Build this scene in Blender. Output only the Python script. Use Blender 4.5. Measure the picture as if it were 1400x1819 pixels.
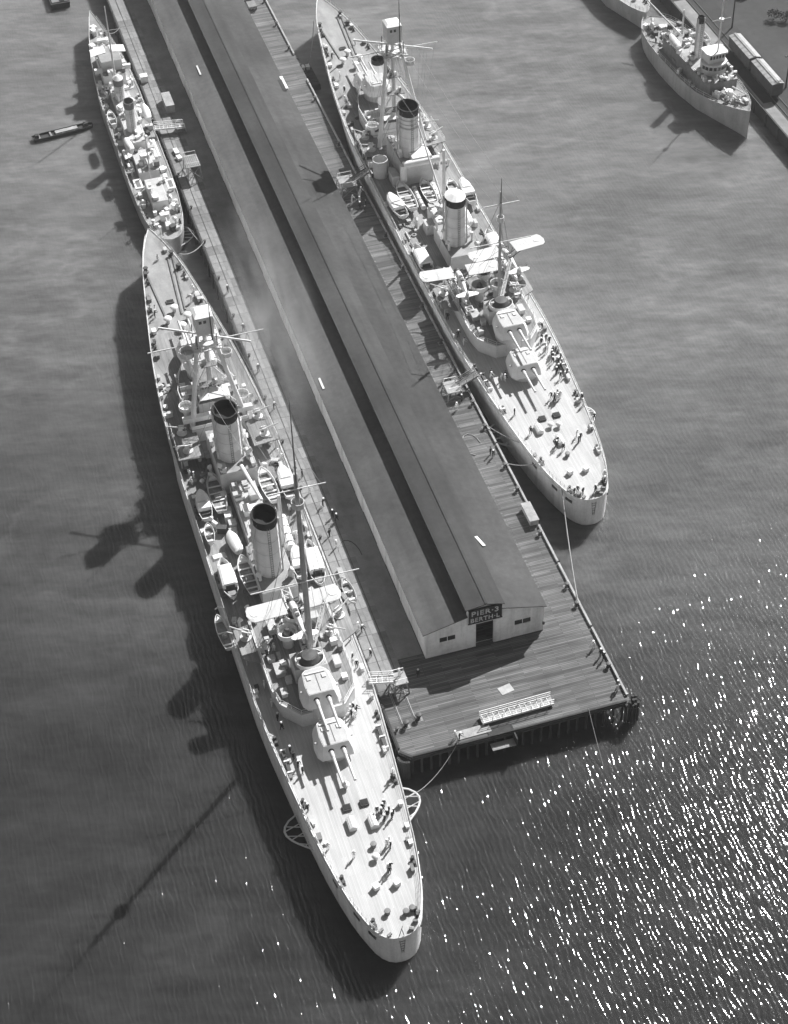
import bpy, bmesh, math, random
from mathutils import Vector, Matrix
rnd = random.Random(7)
for o in list(bpy.data.objects): bpy.data.objects.remove(o)
sc = bpy.context.scene
COL = sc.collection
PI = math.pi

# ------------------------------------------------------------------ camera, sky, sun, exposure
cam_d = bpy.data.cameras.new('camera'); cam = bpy.data.objects.new('camera', cam_d); COL.objects.link(cam)
cam_d.sensor_fit = 'VERTICAL'; cam_d.sensor_height = 24.0; cam_d.lens = 24.0 * 3202.9 / 1819.0
cam_d.clip_start = 1.0; cam_d.clip_end = 6000.0
R = [[0.95637497, -0.2209333, 0.19114232], [-0.29097158, -0.66185789, 0.6908543], [-0.02612367, -0.71633275, -0.69726964]]
M = Matrix(((R[0][0], -R[0][1], -R[0][2], 0.0), (R[1][0], -R[1][1], -R[1][2], 0.0), (R[2][0], -R[2][1], -R[2][2], 223.3), (0, 0, 0, 1)))
cam.matrix_world = M
sc.camera = cam

SUN_AZ, SUN_EL = math.radians(50.0), math.radians(40.5)      # azimuth clockwise from +Y
w = bpy.data.worlds.new('World'); sc.world = w; w.use_nodes = True
nt = w.node_tree; bg = nt.nodes['Background']
sky = nt.nodes.new('ShaderNodeTexSky'); sky.sky_type = 'NISHITA'; sky.sun_disc = False
sky.sun_elevation = SUN_EL; sky.sun_rotation = SUN_AZ; sky.dust_density = 1.5
bw = nt.nodes.new('ShaderNodeRGBToBW')                       # monochrome film
nt.links.new(sky.outputs[0], bw.inputs[0]); nt.links.new(bw.outputs[0], bg.inputs[0])
bg.inputs[1].default_value = 0.05
sl = bpy.data.lights.new('sun', 'SUN'); sl.energy = 5.0; sl.angle = math.radians(0.53); sl.color = (1, 1, 1)
so = bpy.data.objects.new('sun', sl); COL.objects.link(so)
sd = Vector((math.sin(SUN_AZ) * math.cos(SUN_EL), math.cos(SUN_AZ) * math.cos(SUN_EL), math.sin(SUN_EL)))
so.rotation_euler = sd.to_track_quat('Z', 'Y').to_euler(); so.location = (100, 200, 300)
sc.view_settings.view_transform = 'Standard'; sc.view_settings.look = 'None'
sc.view_settings.exposure = 0.75; sc.view_settings.gamma = 1.0; sc.view_settings.use_curve_mapping = False
sc.cycles.volume_bounces = 1; sc.cycles.max_bounces = 6

# ------------------------------------------------------------------ materials
def _new(name):
    m = bpy.data.materials.new(name); m.use_nodes = True
    n = m.node_tree.nodes; return m, n, m.node_tree.links, n['Principled BSDF']
def _obj(n, l, scale):
    tc = n.new('ShaderNodeTexCoord'); mp = n.new('ShaderNodeMapping'); mp.inputs['Scale'].default_value = scale
    l.new(tc.outputs['Object'], mp.inputs['Vector']); return mp.outputs[0]
def _noise(n, l, vec, scale, detail=4, rough=.6):
    t = n.new('ShaderNodeTexNoise'); t.inputs['Scale'].default_value = scale; t.inputs['Detail'].default_value = detail
    t.inputs['Roughness'].default_value = rough; l.new(vec, t.inputs['Vector']); return t.outputs['Fac']
def _math(n, l, op, a, b):
    t = n.new('ShaderNodeMath'); t.operation = op
    for i, v in enumerate((a, b)):
        if isinstance(v, (int, float)): t.inputs[i].default_value = v
        else: l.new(v, t.inputs[i])
    return t.outputs[0]
def _range(n, l, v, f0, f1, t0, t1):
    t = n.new('ShaderNodeMapRange'); l.new(v, t.inputs[0])
    for i, x in enumerate((f0, f1, t0, t1)): t.inputs[i + 1].default_value = x
    return t.outputs[0]
def paint(name, g, rough=.55, var=.25, scale=.6, fine=6.0, streak=None, bump=0.0, spec=.35):
    """grey paint with blotches, fine grime and optional run-off streaks"""
    m, n, l, b = _new(name)
    v = _obj(n, l, (1, 1, 1))
    a = _range(n, l, _noise(n, l, v, scale), .3, .7, 1 - var, 1 + var * .6)
    c = _range(n, l, _noise(n, l, v, fine, 3), .25, .75, 1 - var * .5, 1 + var * .3)
    k = _math(n, l, 'MULTIPLY', a, c)
    if streak:
        s = _range(n, l, _noise(n, l, _obj(n, l, streak), 1.0, 3), .45, .75, 1.0, .72)
        k = _math(n, l, 'MULTIPLY', k, s)
    k = _math(n, l, 'MULTIPLY', k, g); k = _math(n, l, 'MINIMUM', k, .88)
    l.new(k, b.inputs['Base Color']); b.inputs['Roughness'].default_value = rough
    b.inputs['Specular IOR Level'].default_value = spec
    if bump:
        bp = n.new('ShaderNodeBump'); bp.inputs['Strength'].default_value = bump; bp.inputs['Distance'].default_value = .05
        l.new(_noise(n, l, v, fine * 1.5, 3), bp.inputs['Height']); l.new(bp.outputs[0], b.inputs['Normal'])
    return m
def planks(name, g, along, wid, length, var, gap_dark, seamw, stain=(.25, .05), stain_var=.35, rough=.75, tint=.3):
    """boards: `along` is 'X' or 'Y'"""
    m, n, l, b = _new(name)
    tc = n.new('ShaderNodeTexCoord'); mp = n.new('ShaderNodeMapping'); l.new(tc.outputs['Object'], mp.inputs['Vector'])
    if along == 'Y': mp.inputs['Rotation'].default_value = (0, 0, PI / 2)
    br = n.new('ShaderNodeTexBrick'); l.new(mp.outputs[0], br.inputs['Vector'])
    br.inputs['Scale'].default_value = 1.0; br.inputs['Brick Width'].default_value = length; br.inputs['Row Height'].default_value = wid
    br.inputs['Mortar Size'].default_value = seamw; br.inputs['Mortar Smooth'].default_value = .1; br.inputs['Bias'].default_value = 0
    br.inputs['Color1'].default_value = (1 - tint,) * 3 + (1,); br.inputs['Color2'].default_value = (1 + tint * .5,) * 3 + (1,)
    br.inputs['Mortar'].default_value = (gap_dark,) * 3 + (1,)
    sx, sy = (stain[1], stain[0]) if along == 'X' else (stain[0], stain[1])
    s1 = _range(n, l, _noise(n, l, _obj(n, l, (sx, sy, 1)), 1.0, 6, .65), .3, .7, 1 - stain_var, 1 + stain_var * .7)
    s2 = _range(n, l, _noise(n, l, _obj(n, l, (1, 1, 1)), .12, 5), .3, .7, 1 - var, 1 + var)
    k = _math(n, l, 'MULTIPLY', s1, s2); k = _math(n, l, 'MULTIPLY', k, br.outputs['Color']); k = _math(n, l, 'MULTIPLY', k, g)
    k = _math(n, l, 'MINIMUM', k, .85)
    l.new(k, b.inputs['Base Color']); b.inputs['Roughness'].default_value = rough; b.inputs['Specular IOR Level'].default_value = .25
    return m
MT = {}
MT['ship'] = paint('ship_paint', .64, .5, .18, .35, 4.0)
MT['ship_light'] = paint('ship_light_paint', .78, .5, .14, .4, 5.0)
MT['hull'] = paint('hull_paint', .80, .45, .2, .12, 2.5, streak=(.9, .9, .06))
MT['hull_grey'] = paint('grey_hull_paint', .42, .45, .25, .12, 2.5, streak=(.9, .9, .06))
MT['gun'] = paint('gun_paint', .58, .4, .1)
MT['wing'] = paint('doped_wing', .52, .45, .08)
MT['mast'] = paint('mast_grey', .38, .5, .2)
MT['white'] = paint('white_paint', .78, .5, .1)
MT['canvas'] = paint('white_canvas', .80, .85, .12, .8, 5.0, bump=.25, spec=.1)
MT['greycanvas'] = paint('grey_canvas', .45, .85, .2, .8, 5.0, bump=.25, spec=.1)
MT['dark'] = paint('dark_steel', .075, .5, .3)
MT['black'] = paint('black_soot', .02, .8, .3)
MT['mid'] = paint('grey_steel', .2, .55, .3, .8)
MT['deckgrey'] = paint('deck_grey', .46, .6, .15, .5, 4.0)
MT['slabA'] = paint('slab_pale', .25, .85, .2, .5, 4.0)
MT['slabB'] = paint('slab_mid', .205, .85, .25, .5, 4.0)
MT['slabC'] = paint('slab_dark', .17, .85, .25, .5, 4.0)
MT['steeldeck'] = paint('steel_deck', .31, .6, .22, .25, 3.0, streak=(.5, .12, .5))
MT['teak'] = planks('scrubbed_deck', .47, 'Y', .22, 7.0, .08, .72, .012, (.5, .06), .12, tint=.12)
MT['teak_mid'] = planks('weathered_deck', .27, 'Y', .22, 6.0, .2, .7, .012, (.4, .08), .25, tint=.2)
MT['wood'] = paint('boat_wood', .26, .6, .25, 1.5, 9.0)
MT['woodlight'] = paint('bare_timber', .34, .75, .3, .8, 6.0)
MT['wooddark'] = paint('creosoted_timber', .04, .8, .4, .7, 5.0)
MT['pierwood'] = planks('pier_planks', .14, 'X', .32, 6.0, .22, .4, .035, (1.1, .06), .6, tint=.4)
MT['rope'] = paint('manila_rope', .30, .9, .15)
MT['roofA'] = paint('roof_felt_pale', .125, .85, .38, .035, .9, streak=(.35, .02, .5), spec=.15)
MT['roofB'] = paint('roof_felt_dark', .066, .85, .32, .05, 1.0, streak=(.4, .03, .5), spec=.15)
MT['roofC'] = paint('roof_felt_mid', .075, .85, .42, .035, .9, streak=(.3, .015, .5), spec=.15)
MT['shedwall'] = paint('shed_whitewash', .86, .8, .16, .25, 2.0, streak=(.8, .8, .08))
MT['glass'] = paint('dusty_glass', .03, .15, .2, spec=.5)
MT['cloth_white'] = paint('white_cloth', .75, .9, .1)
MT['cloth_dark'] = paint('navy_cloth', .03, .9, .2)
MT['skin'] = paint('skin', .35, .6, .1)
MT['letter'] = paint('sign_white', .55, .7, .35, 1.5, 7.0)
MT['signboard'] = paint('sign_black', .025, .6, .2)
MT['boxcar'] = paint('boxcar_side', .10, .7, .3)
MT['boxroof'] = paint('boxcar_roof', .34, .6, .25, .8, 3.0, streak=(.6, .1, .5))
MT['asph'] = paint('apron_paving', .23, .85, .22, .3, 3.5, streak=(.3, .05, .5), bump=.2)
MT['ground'] = paint('dry_ground', .055, .95, .4, .05, .6, bump=.4)
MT['ballast'] = paint('track_ballast', .045, .95, .4, .2, 4.0, bump=.6)

# ------------------------------------------------------------------ mesh helpers
class MB:
    def __init__(s): s.v = []; s.f = []
    def add(s, vs, fs):
        k = len(s.v); s.v += [tuple(p) for p in vs]; s.f += [tuple(i + k for i in f) for f in fs]; return s
    def box(s, x0, x1, y0, y1, z0, z1):
        return s.add([(x0, y0, z0), (x1, y0, z0), (x1, y1, z0), (x0, y1, z0), (x0, y0, z1), (x1, y0, z1), (x1, y1, z1), (x0, y1, z1)],
                     [(3, 2, 1, 0), (4, 5, 6, 7), (0, 1, 5, 4), (1, 2, 6, 5), (2, 3, 7, 6), (3, 0, 4, 7)])
    def cbox(s, c, d, rz=0, taper=0.0):
        x, y, z = d[0] / 2, d[1] / 2, d[2]; ca, sa = math.cos(rz), math.sin(rz); vs = []
        for zz, k in ((0, 1.0), (z, 1 - taper)):
            for a, b in ((-x, -y), (x, -y), (x, y), (-x, y)):
                a *= k; b *= k; vs.append((c[0] + a * ca - b * sa, c[1] + a * sa + b * ca, c[2] + zz))
        return s.add(vs, [(3, 2, 1, 0), (4, 5, 6, 7), (0, 1, 5, 4), (1, 2, 6, 5), (2, 3, 7, 6), (3, 0, 4, 7)])
    def bar(s, p, q, w, h=None):
        h = h or w; p = Vector(p); q = Vector(q); d = (q - p).normalized()
        up = Vector((0, 0, 1)) if abs(d.z) < .95 else Vector((0, 1, 0))
        a = d.cross(up).normalized() * w / 2; b = a.cross(d).normalized() * h / 2
        vs = [p - a - b, p + a - b, p + a + b, p - a + b, q - a - b, q + a - b, q + a + b, q - a + b]
        return s.add(vs, [(0, 1, 2, 3), (7, 6, 5, 4), (4, 5, 1, 0), (5, 6, 2, 1), (6, 7, 3, 2), (7, 4, 0, 3)])
    def tube(s, p, q, r0, r1=None, n=8):
        r1 = r0 if r1 is None else r1; p = Vector(p); q = Vector(q); d = (q - p).normalized()
        up = Vector((0, 0, 1)) if abs(d.z) < .95 else Vector((0, 1, 0))
        a = d.cross(up).normalized(); b = a.cross(d).normalized(); vs = []
        for c, r in ((p, r0), (q, r1)):
            for i in range(n):
                t = 2 * PI * i / n; vs.append(c + (a * math.cos(t) + b * math.sin(t)) * r)
        return s.add(vs, [(i, (i + 1) % n, n + (i + 1) % n, n + i) for i in range(n)] + [tuple(range(n - 1, -1, -1)), tuple(range(n, 2 * n))])
    def path(s, pts, r, n=5):
        for a, b in zip(pts[:-1], pts[1:]): s.tube(a, b, r, r, n)
        return s
    def lathe(s, c, prof, n=16, sx=1.0, sy=1.0, cap0=True, cap1=True):
        vs = []; fs = []
        for r, z in prof:
            for i in range(n):
                t = 2 * PI * i / n; vs.append((c[0] + r * sx * math.cos(t), c[1] + r * sy * math.sin(t), c[2] + z))
        for k in range(len(prof) - 1):
            for i in range(n): fs.append((k * n + i, k * n + (i + 1) % n, (k + 1) * n + (i + 1) % n, (k + 1) * n + i))
        if cap0: fs.append(tuple(range(n - 1, -1, -1)))
        if cap1: fs.append(tuple(range((len(prof) - 1) * n, len(prof) * n)))
        return s.add(vs, fs)
    def rings(s, rings, cap0=True, cap1=True):
        n = len(rings[0]); vs = [p for r in rings for p in r]; fs = []
        for k in range(len(rings) - 1):
            for i in range(n): fs.append((k * n + i, k * n + (i + 1) % n, (k + 1) * n + (i + 1) % n, (k + 1) * n + i))
        if cap0: fs.append(tuple(range(n - 1, -1, -1)))
        if cap1: fs.append(tuple(range((len(rings) - 1) * n, len(rings) * n)))
        return s.add(vs, fs)
    def prism(s, poly, z0, z1, inset=1.0):
        cx = sum(p[0] for p in poly) / len(poly); cy = sum(p[1] for p in poly) / len(poly)
        top = [(cx + (x - cx) * inset, cy + (y - cy) * inset, z1) for x, y in poly]
        return s.rings([[(x, y, z0) for x, y in poly], top])
    def ball(s, c, r, n=8, k=5, sz=1.0):
        return s.lathe(c, [(max(.001, r * math.sin(PI * i / k)), -r * sz * math.cos(PI * i / k)) for i in range(k + 1)], n)
    def mesh(s, name, mat, smooth=False):
        me = bpy.data.meshes.new(name); me.from_pydata(s.v, [], s.f); me.validate()
        bm = bmesh.new(); bm.from_mesh(me); bmesh.ops.recalc_face_normals(bm, faces=bm.faces); bm.to_mesh(me); bm.free()
        if mat: me.materials.append(MT[mat] if isinstance(mat, str) else mat)
        if smooth:
            me.polygons.foreach_set('use_smooth', [True] * len(me.polygons))
            try: me.set_sharp_from_angle(angle=math.radians(40))
            except Exception: pass
        me.update(); return me
    def build(s, name, mat, parent=None, smooth=False, loc=None, rz=0):
        return link(name, s.mesh(name, mat, smooth), parent, loc, rz)
def link(name, me, parent=None, loc=None, rz=0):
    o = bpy.data.objects.new(name, me); COL.objects.link(o)
    if parent: o.parent = parent
    if loc: o.location = loc
    if rz: o.rotation_euler = (0, 0, rz)
    return o
def tag(o, label=None, cat=None, group=None, kind=None):
    if label: o['label'] = label
    if cat: o['category'] = cat
    if group: o['group'] = group
    if kind: o['kind'] = kind
    return o
def thing(name, label, cat, loc=(0, 0, 0), rz=0, group=None):
    o = bpy.data.objects.new(name, None); COL.objects.link(o); o.location = loc; o.rotation_euler = (0, 0, rz); o.empty_display_size = .3
    return tag(o, label, cat, group)
def copy_tree(o, parent=None):
    c = o.copy(); COL.objects.link(c); c.parent = parent
    for ch in list(o.children): copy_tree(ch, c)
    return c
def interp(tab, x):
    if x <= tab[0][0]: return tab[0][1]
    for (a, b), (c, d) in zip(tab[:-1], tab[1:]):
        if x <= c: return b + (d - b) * (x - a) / (c - a)
    return tab[-1][1]
def catenary(p, q, sag, n=10):
    p = Vector(p); q = Vector(q)
    return [tuple(p.lerp(q, i / n) - Vector((0, 0, sag * 4 * (i / n) * (1 - i / n)))) for i in range(n + 1)]
def rope(p, q, sag, label, r=.09, group=None, n=10, mat='rope'):
    o = MB().path(catenary(p, q, sag, n), r, 5).build('mooring_line', mat)
    return tag(o, label, 'rope', group)

# ------------------------------------------------------------------ water
def water_mat():
    m, n, l, b = _new('harbour_water')
    def _robj(n, l, scale):
        tc = n.new('ShaderNodeTexCoord'); mp = n.new('ShaderNodeMapping'); mp.vector_type = 'TEXTURE'; mp.inputs['Scale'].default_value = [1 / v for v in scale]; mp.inputs['Rotation'].default_value = (0, 0, -.30)
        l.new(tc.outputs['Object'], mp.inputs['Vector']); return mp.outputs[0]
    big = _noise(n, l, _obj(n, l, (.010, .022, 1)), 1.0, 5, .6)
    mid = _noise(n, l, _robj(n, l, (.07, .21, 1)), 1.0, 4, .6)
    # haze painted into the water colour: paler towards the far end, in warped plumes
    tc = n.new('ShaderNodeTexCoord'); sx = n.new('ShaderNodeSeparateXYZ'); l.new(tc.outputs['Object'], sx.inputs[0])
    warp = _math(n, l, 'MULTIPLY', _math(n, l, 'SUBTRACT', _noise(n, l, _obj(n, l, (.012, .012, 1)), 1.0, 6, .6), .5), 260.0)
    haze_grad = _range(n, l, _math(n, l, 'ADD', _math(n, l, 'ADD', sx.outputs['Y'], _math(n, l, 'MULTIPLY', sx.outputs['X'], .5)), warp), 175.0, 370.0, .64, HAZE_TINT)
    k = _math(n, l, 'MULTIPLY', _range(n, l, big, .3, .7, .8, 1.22), _range(n, l, mid, .3, .7, .76, 1.24))
    k = _math(n, l, 'MULTIPLY', _math(n, l, 'MULTIPLY', k, haze_grad), _range(n, l, _noise(n, l, _robj(n, l, (.32, .75, 1)), 1.0, 3, .55), .3, .7, .88, 1.12))
    # scum lines: thin pale drift lines where currents meet
    dl = _noise(n, l, _robj(n, l, (.011, .018, 1)), 1.0, 5, .62)
    rg = n.new('ShaderNodeMath'); rg.operation = 'ABSOLUTE'; l.new(_math(n, l, 'SUBTRACT', dl, .53), rg.inputs[0])
    k = _math(n, l, 'MULTIPLY', k, _range(n, l, rg.outputs[0], .0, .022, 1.2, 1.0))
    n.remove(b)
    df = n.new('ShaderNodeSubsurfaceScattering'); df.falloff = 'BURLEY'; df.inputs['Scale'].default_value = 1.0; df.inputs['Radius'].default_value = (1.7, 1.7, 1.7)
    l.new(_math(n, l, 'MULTIPLY', k, WATER_ALB), df.inputs['Color'])      # light scattered back by turbid water, painted haze included
    gl = n.new('ShaderNodeBsdfGlossy'); gl.inputs['Roughness'].default_value = .06; gl.inputs['Color'].default_value = (1, 1, 1, 1)
    fr = n.new('ShaderNodeFresnel'); fr.inputs['IOR'].default_value = 1.333
    mx = n.new('ShaderNodeMixShader'); l.new(fr.outputs[0], mx.inputs[0]); l.new(df.outputs[0], mx.inputs[1]); l.new(gl.outputs[0], mx.inputs[2])
    l.new(mx.outputs[0], n['Material Output'].inputs['Surface'])
    rot = n.new('ShaderNodeTexCoord')
    def lay(scale, rz, sc_, det):
        mp = n.new('ShaderNodeMapping'); mp.vector_type = 'TEXTURE'; mp.inputs['Scale'].default_value = [1 / v for v in scale]; mp.inputs['Rotation'].default_value = (0, 0, rz)
        l.new(rot.outputs['Object'], mp.inputs['Vector']); return _noise(n, l, mp.outputs[0], sc_, det, .55)
    wv = n.new('ShaderNodeTexWave'); wv.wave_type = 'BANDS'; wv.bands_direction = 'X'; wv.wave_profile = 'SIN'
    wm = n.new('ShaderNodeMapping'); wm.vector_type = 'TEXTURE'; wm.inputs['Scale'].default_value = (1, 1 / .4, 1); wm.inputs['Rotation'].default_value = (0, 0, .0); l.new(rot.outputs['Object'], wm.inputs['Vector']); l.new(wm.outputs[0], wv.inputs['Vector'])
    wv.inputs['Scale'].default_value = .36; wv.inputs['Distortion'].default_value = 7.0; wv.inputs['Detail'].default_value = 2.0; wv.inputs['Detail Scale'].default_value = 1.6; wv.inputs['Detail Roughness'].default_value = .5
    # short chop with crests along Y (steep in X), a low swell with crests along X, and a little ripple
    h = _math(n, l, 'MULTIPLY', lay((1.2, .42, 1), .0, 1.0, 2), 1.0)
    h = _math(n, l, 'ADD', h, _math(n, l, 'MULTIPLY', lay((.13, .55, 1), -.30, 1.0, 3), .19))
    h = _math(n, l, 'ADD', h, _math(n, l, 'MULTIPLY', lay((3.4, 1.0, 1), .0, 1.0, 2), .15))
    h = _math(n, l, 'ADD', _math(n, l, 'MULTIPLY', h, .56), _math(n, l, 'MULTIPLY', wv.outputs['Fac'], .205))
    patch = _range(n, l, _noise(n, l, _obj(n, l, (.03, .05, 1)), 1.0, 3), .35, .65, .8, 1.05)
    bp = n.new('ShaderNodeBump'); bp.inputs['Strength'].default_value = 1.0; bp.inputs['Distance'].default_value = WAVE
    l.new(_math(n, l, 'MULTIPLY', h, patch), bp.inputs['Height']); l.new(bp.outputs[0], gl.inputs['Normal'])
    return m
WATER_ALB, WAVE, HAZE_TINT = .045, .212, 2.95
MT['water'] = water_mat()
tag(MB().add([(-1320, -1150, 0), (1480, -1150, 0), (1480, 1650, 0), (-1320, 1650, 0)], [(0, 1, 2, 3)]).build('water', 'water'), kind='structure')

# ------------------------------------------------------------------ land on the far right
q = MB().box(177.0, 187.0, 120, 640, -4, 2.95).build('quay', 'ballast'); tag(q, kind='structure')
MB().box(177.15, 180.2, 120, 318.5, 2.954, 3.02).build('paving', 'asph', q)
MB().box(177.15, 178.2, 318.5, 345, 2.954, 3.02).build('paving', 'asph', q)
MB().box(177.15, 180.6, 345, 368, 2.954, 3.05).build('paving', 'asph', q)
kb = MB().box(176.95, 177.35, 120, 640, 2.954, 3.3).build('kerb', 'wooddark', q)
for x in (180.95, 182.55): MB().box(x, x + .1, 120, 640, 2.95, 3.12).build('rail', 'dark', q)
tag(MB().add([(187, -1150, 2.9), (1480, -1150, 2.9), (1480, 1650, 2.9), (187, 1650, 2.9), (187, -1150, -4), (187, 1650, -4)],
    [(0, 1, 2, 3), (0, 3, 5, 4)]).build('ground', 'ground'), kind='structure')
for i in range(34):
    MB().tube((176.85, 200 + i * 6, -3), (176.85, 200 + i * 6, 3.1), .2, .18, 7).build('pile', 'wooddark', q)

# ------------------------------------------------------------------ pier
PX0, PX1, PY0, PY1, PZ = 45.4, 83.0, 164.7, 470.0, 4.0
pier = MB().prism([(PX0 + 1.6, PY0), (PX1 - .5, PY0), (PX1, PY0 + .5), (PX1, PY1), (PX0, PY1), (PX0, PY0 + 1.8)], PZ - .55, PZ).build('pier', 'pierwood')
tag(pier, kind='structure')
MB().prism([(PX0 + .5, 179.0), (50.7, 179.0), (50.7, 184.5), (54.95, 184.5), (54.95, PY1), (PX0 + .5, PY1)], PZ + .004, PZ + .03).build('apron_paving', 'asph', pier)
sm = [MB().box(-1.17, 1.17, -1.46, 1.46, 0, .03).mesh('slab', m_) for m_ in ('slabA', 'slabB', 'slabC', 'slabA', 'slabB')]
for i in range(76):
    for j in range(2): link('slab', rnd.choice(sm), pier, (47.12 + j * 2.4, 180.6 + i * 2.98, PZ + .033))
for x in (47.35, 49.55): MB().box(x, x + .34, 170.8, 179.0, PZ + .034, PZ + .06).build('rail_strip', 'woodlight', pier)
for x in (47.46, 49.66): MB().box(x, x + .09, 171.0, PY1, PZ + .066, PZ + .14).build('rail', 'dark', pier)
pm = MB().lathe((0, 0, 0), [(.24, -7.2), (.2, -.1)], 8).mesh('pile', 'wooddark', True)
for i in range(24): link('pile', pm, pier, (PX0 + 1.7 + i * 1.5, PY0 + .12 + rnd.uniform(-.05, .05), PZ - .45))
for i in range(24): link('pile', pm, pier, (PX0 + 1.7 + i * 1.5 + .5, PY0 + 3.2, PZ - .45))
for i in range(76): link('pile', pm, pier, (PX1 + .1 + rnd.uniform(-.06, .06), PY0 + 2.5 + i * 3.0, PZ - .45 + rnd.choice((0, .2, .75))))
for i in range(60): link('pile', pm, pier, (PX0 - .05, PY0 + 3 + i * 4.0, PZ - .45))
MB().box(PX0 + 1.5, PX1 - .5, PY0 - .14, PY0 + .02, PZ - .5, PZ - .1).build('waler', 'wooddark', pier)
MB().box(PX0 + 1.8, PX1 - .7, PY0 + .1, PY0 + .4, PZ + .004, PZ + .3).build('kerb', 'wooddark', pier)
for y0, y1 in ((166, 181), (181.4, 196.4), (196.8, 206), (211.3, 228), (228.4, 244), (244.4, 262), (262.4, 282), (282.4, 302), (302.4, 330), (330.4, 361), (373, 400), (400.4, 430), (430.4, 468)):
    MB().box(PX1 - .38, PX1 - .04, y0, y1, PZ + .1, PZ + .44).build('kerb', 'woodlight', pier)
    for k in range(int((y1 - y0) / 3) + 1): MB().cbox((PX1 - .2, y0 + .3 + k * 3, PZ + .002), (.26, .3, .1)).build('kerb_block', 'wooddark', pier)
for y0 in range(167, 460, 16):
    MB().box(PX0 + .05, PX0 + .36, y0, y0 + 15.7, PZ + .006, PZ + .32).build('kerb', 'wooddark', pier)
MB().bar((PX0 + .1, PY0 + 1.7, PZ + .1), (PX0 + 1.7, PY0 + .15, PZ + .1), .4, .35).build('kerb', 'wooddark', pier)

ORD = 'first second third fourth fifth sixth seventh eighth ninth tenth eleventh twelfth thirteenth fourteenth fifteenth sixteenth seventeenth eighteenth nineteenth twentieth'.split()
def bollard(x, y, label, z=PZ, s=1.0, group='bollards along the pier edges'):
    t = thing('bollard', label, 'bollard', (x, y, z), 0, group)
    MB().lathe((0, 0, 0), [(.34 * s, 0), (.34 * s, .08), (.2 * s, .14), (.19 * s, .5 * s), (.34 * s, .62 * s), (.3 * s, .78 * s), (.08, .82 * s)], 10).build('post', 'dark', t, True)
    MB().box(-.42 * s, .42 * s, -.42 * s, .42 * s, 0.002, .06).build('base_plate', 'mid', t)
for i, y in enumerate((172.5, 186.5, 191, 204, 215.5, 222, 233, 240, 259, 271, 284)):
    bollard(PX1 - .75, y, ORD[i] + ' bollard from the front corner along the right pier edge', s=1.25, group='bollards on the right pier edge')
for i, y in enumerate((296, 314, 332, 352, 376, 388, 400)):
    bollard(PX1 - .75, y, ORD[i + 11] + ' bollard from the front corner along the right pier edge, in the hazy far stretch', s=1.2, group='far bollards on the right pier edge')
bollard(48.0, 171.0, 'black double bitt at the end of the left rail strip on the pier', s=1.5)
bollard(50.3, 171.8, 'black double bitt at the end of the right rail strip on the pier', s=1.5)
bollard(46.4, 170.6, 'small dark bollard on the left pier edge near the front corner', s=1.0)
for i in range(11):
    bollard(46.2, 202 + i * 13.0, ORD[i] + ' small bollard up from the near brow on the left pier edge', s=.95, group='bollards on the left pier edge')
# front corner dolphin
dol = thing('pile_dolphin', 'cluster of dark fender piles at the right front corner of the pier', 'piles', (83.15, 164.3, 0))
for i, (x, y, h) in enumerate(((0, 0, 5.0), (.55, .3, 4.6), (-.55, -.15, 4.7), (.2, -.5, 4.4), (.75, .85, 4.8), (.15, .7, 5.1), (-1.1, -.05, 4.2), (.85, 1.5, 4.5), (-.3, -.55, 4.4), (.8, -.1, 4.2))):
    MB().tube((x * 1.1, y * 1.1, -4), (x, y, h), .3, .25, 8).build('pile', 'wooddark', dol, True)
MB().lathe((.1, .2, 3.7), [(1.25, 0), (1.25, .18)], 14, 1.05, .9, False, False).build('band', 'dark', dol)
d2 = thing('corner_fender', 'rounded dark timber fender at the left front corner of the pier', 'fender', (46.3, 165.4, 0))
for i in range(7):
    a = PI + i * (PI / 2) / 6
    MB().tube((1.3 * math.cos(a), 1.3 * math.sin(a), -3), (1.3 * math.cos(a), 1.3 * math.sin(a), 4.15), .24, .22, 7).build('pile', 'wooddark', d2, True)
# loose gear on the pier
lad = thing('landing_stage', 'small timber landing stage cut into the front edge of the pier', 'landing stage', (61.5, 164.5, 0))
MB().box(-1.9, 1.9, -1.3, .1, 2.6, 2.75).build('platform', 'woodlight', lad)
MB().box(1.95, 2.2, -1.2, 1.9, 2.5, 4.05).build('side_wall', 'wooddark', lad)
MB().box(-1.9, 1.9, .15, 1.9, 4.02, 4.1).build('hatch_board', 'wooddark', lad)
for k in range(4): MB().box(-1.8, 1.8, -1.15 + .3 * k, -.95 + .3 * k, 2.752, 2.8).build('tread', 'woodlight', lad)
lp = tag(MB().cbox((0, 0, 0), (5.4, 1.7, .1)).build('timber_panel', 'woodlight', None, loc=(57.6, 166.7, PZ + .01), rz=.02), 'pale flat timber panel beside the landing stage on the pier front', 'panel')  # flat timber panel lying loose on the pier planks
tag(MB().cbox((0, 0, 0), (2.2, 1.6, .05)).build('tarpaulin', 'greycanvas', None, loc=(65.2, 173.2, PZ + .01), rz=.2), 'small pale patch of tarpaulin on the planks before the shed', 'tarpaulin')
wb = thing('white_bin', 'long pale timber box standing on the right pier kerb', 'box', (82.1, 208.6, PZ))
MB().box(-.75, .75, -2.3, 2.3, .2, 1.25).build('body', 'woodlight', wb); MB().box(-.85, .85, -2.4, 2.4, 1.253, 1.4).build('lid', 'woodlight', wb)
for y in (-1.9, 1.9): MB().box(-.7, .7, y - .15, y + .15, 0, .198).build('skid', 'wooddark', wb)

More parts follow.
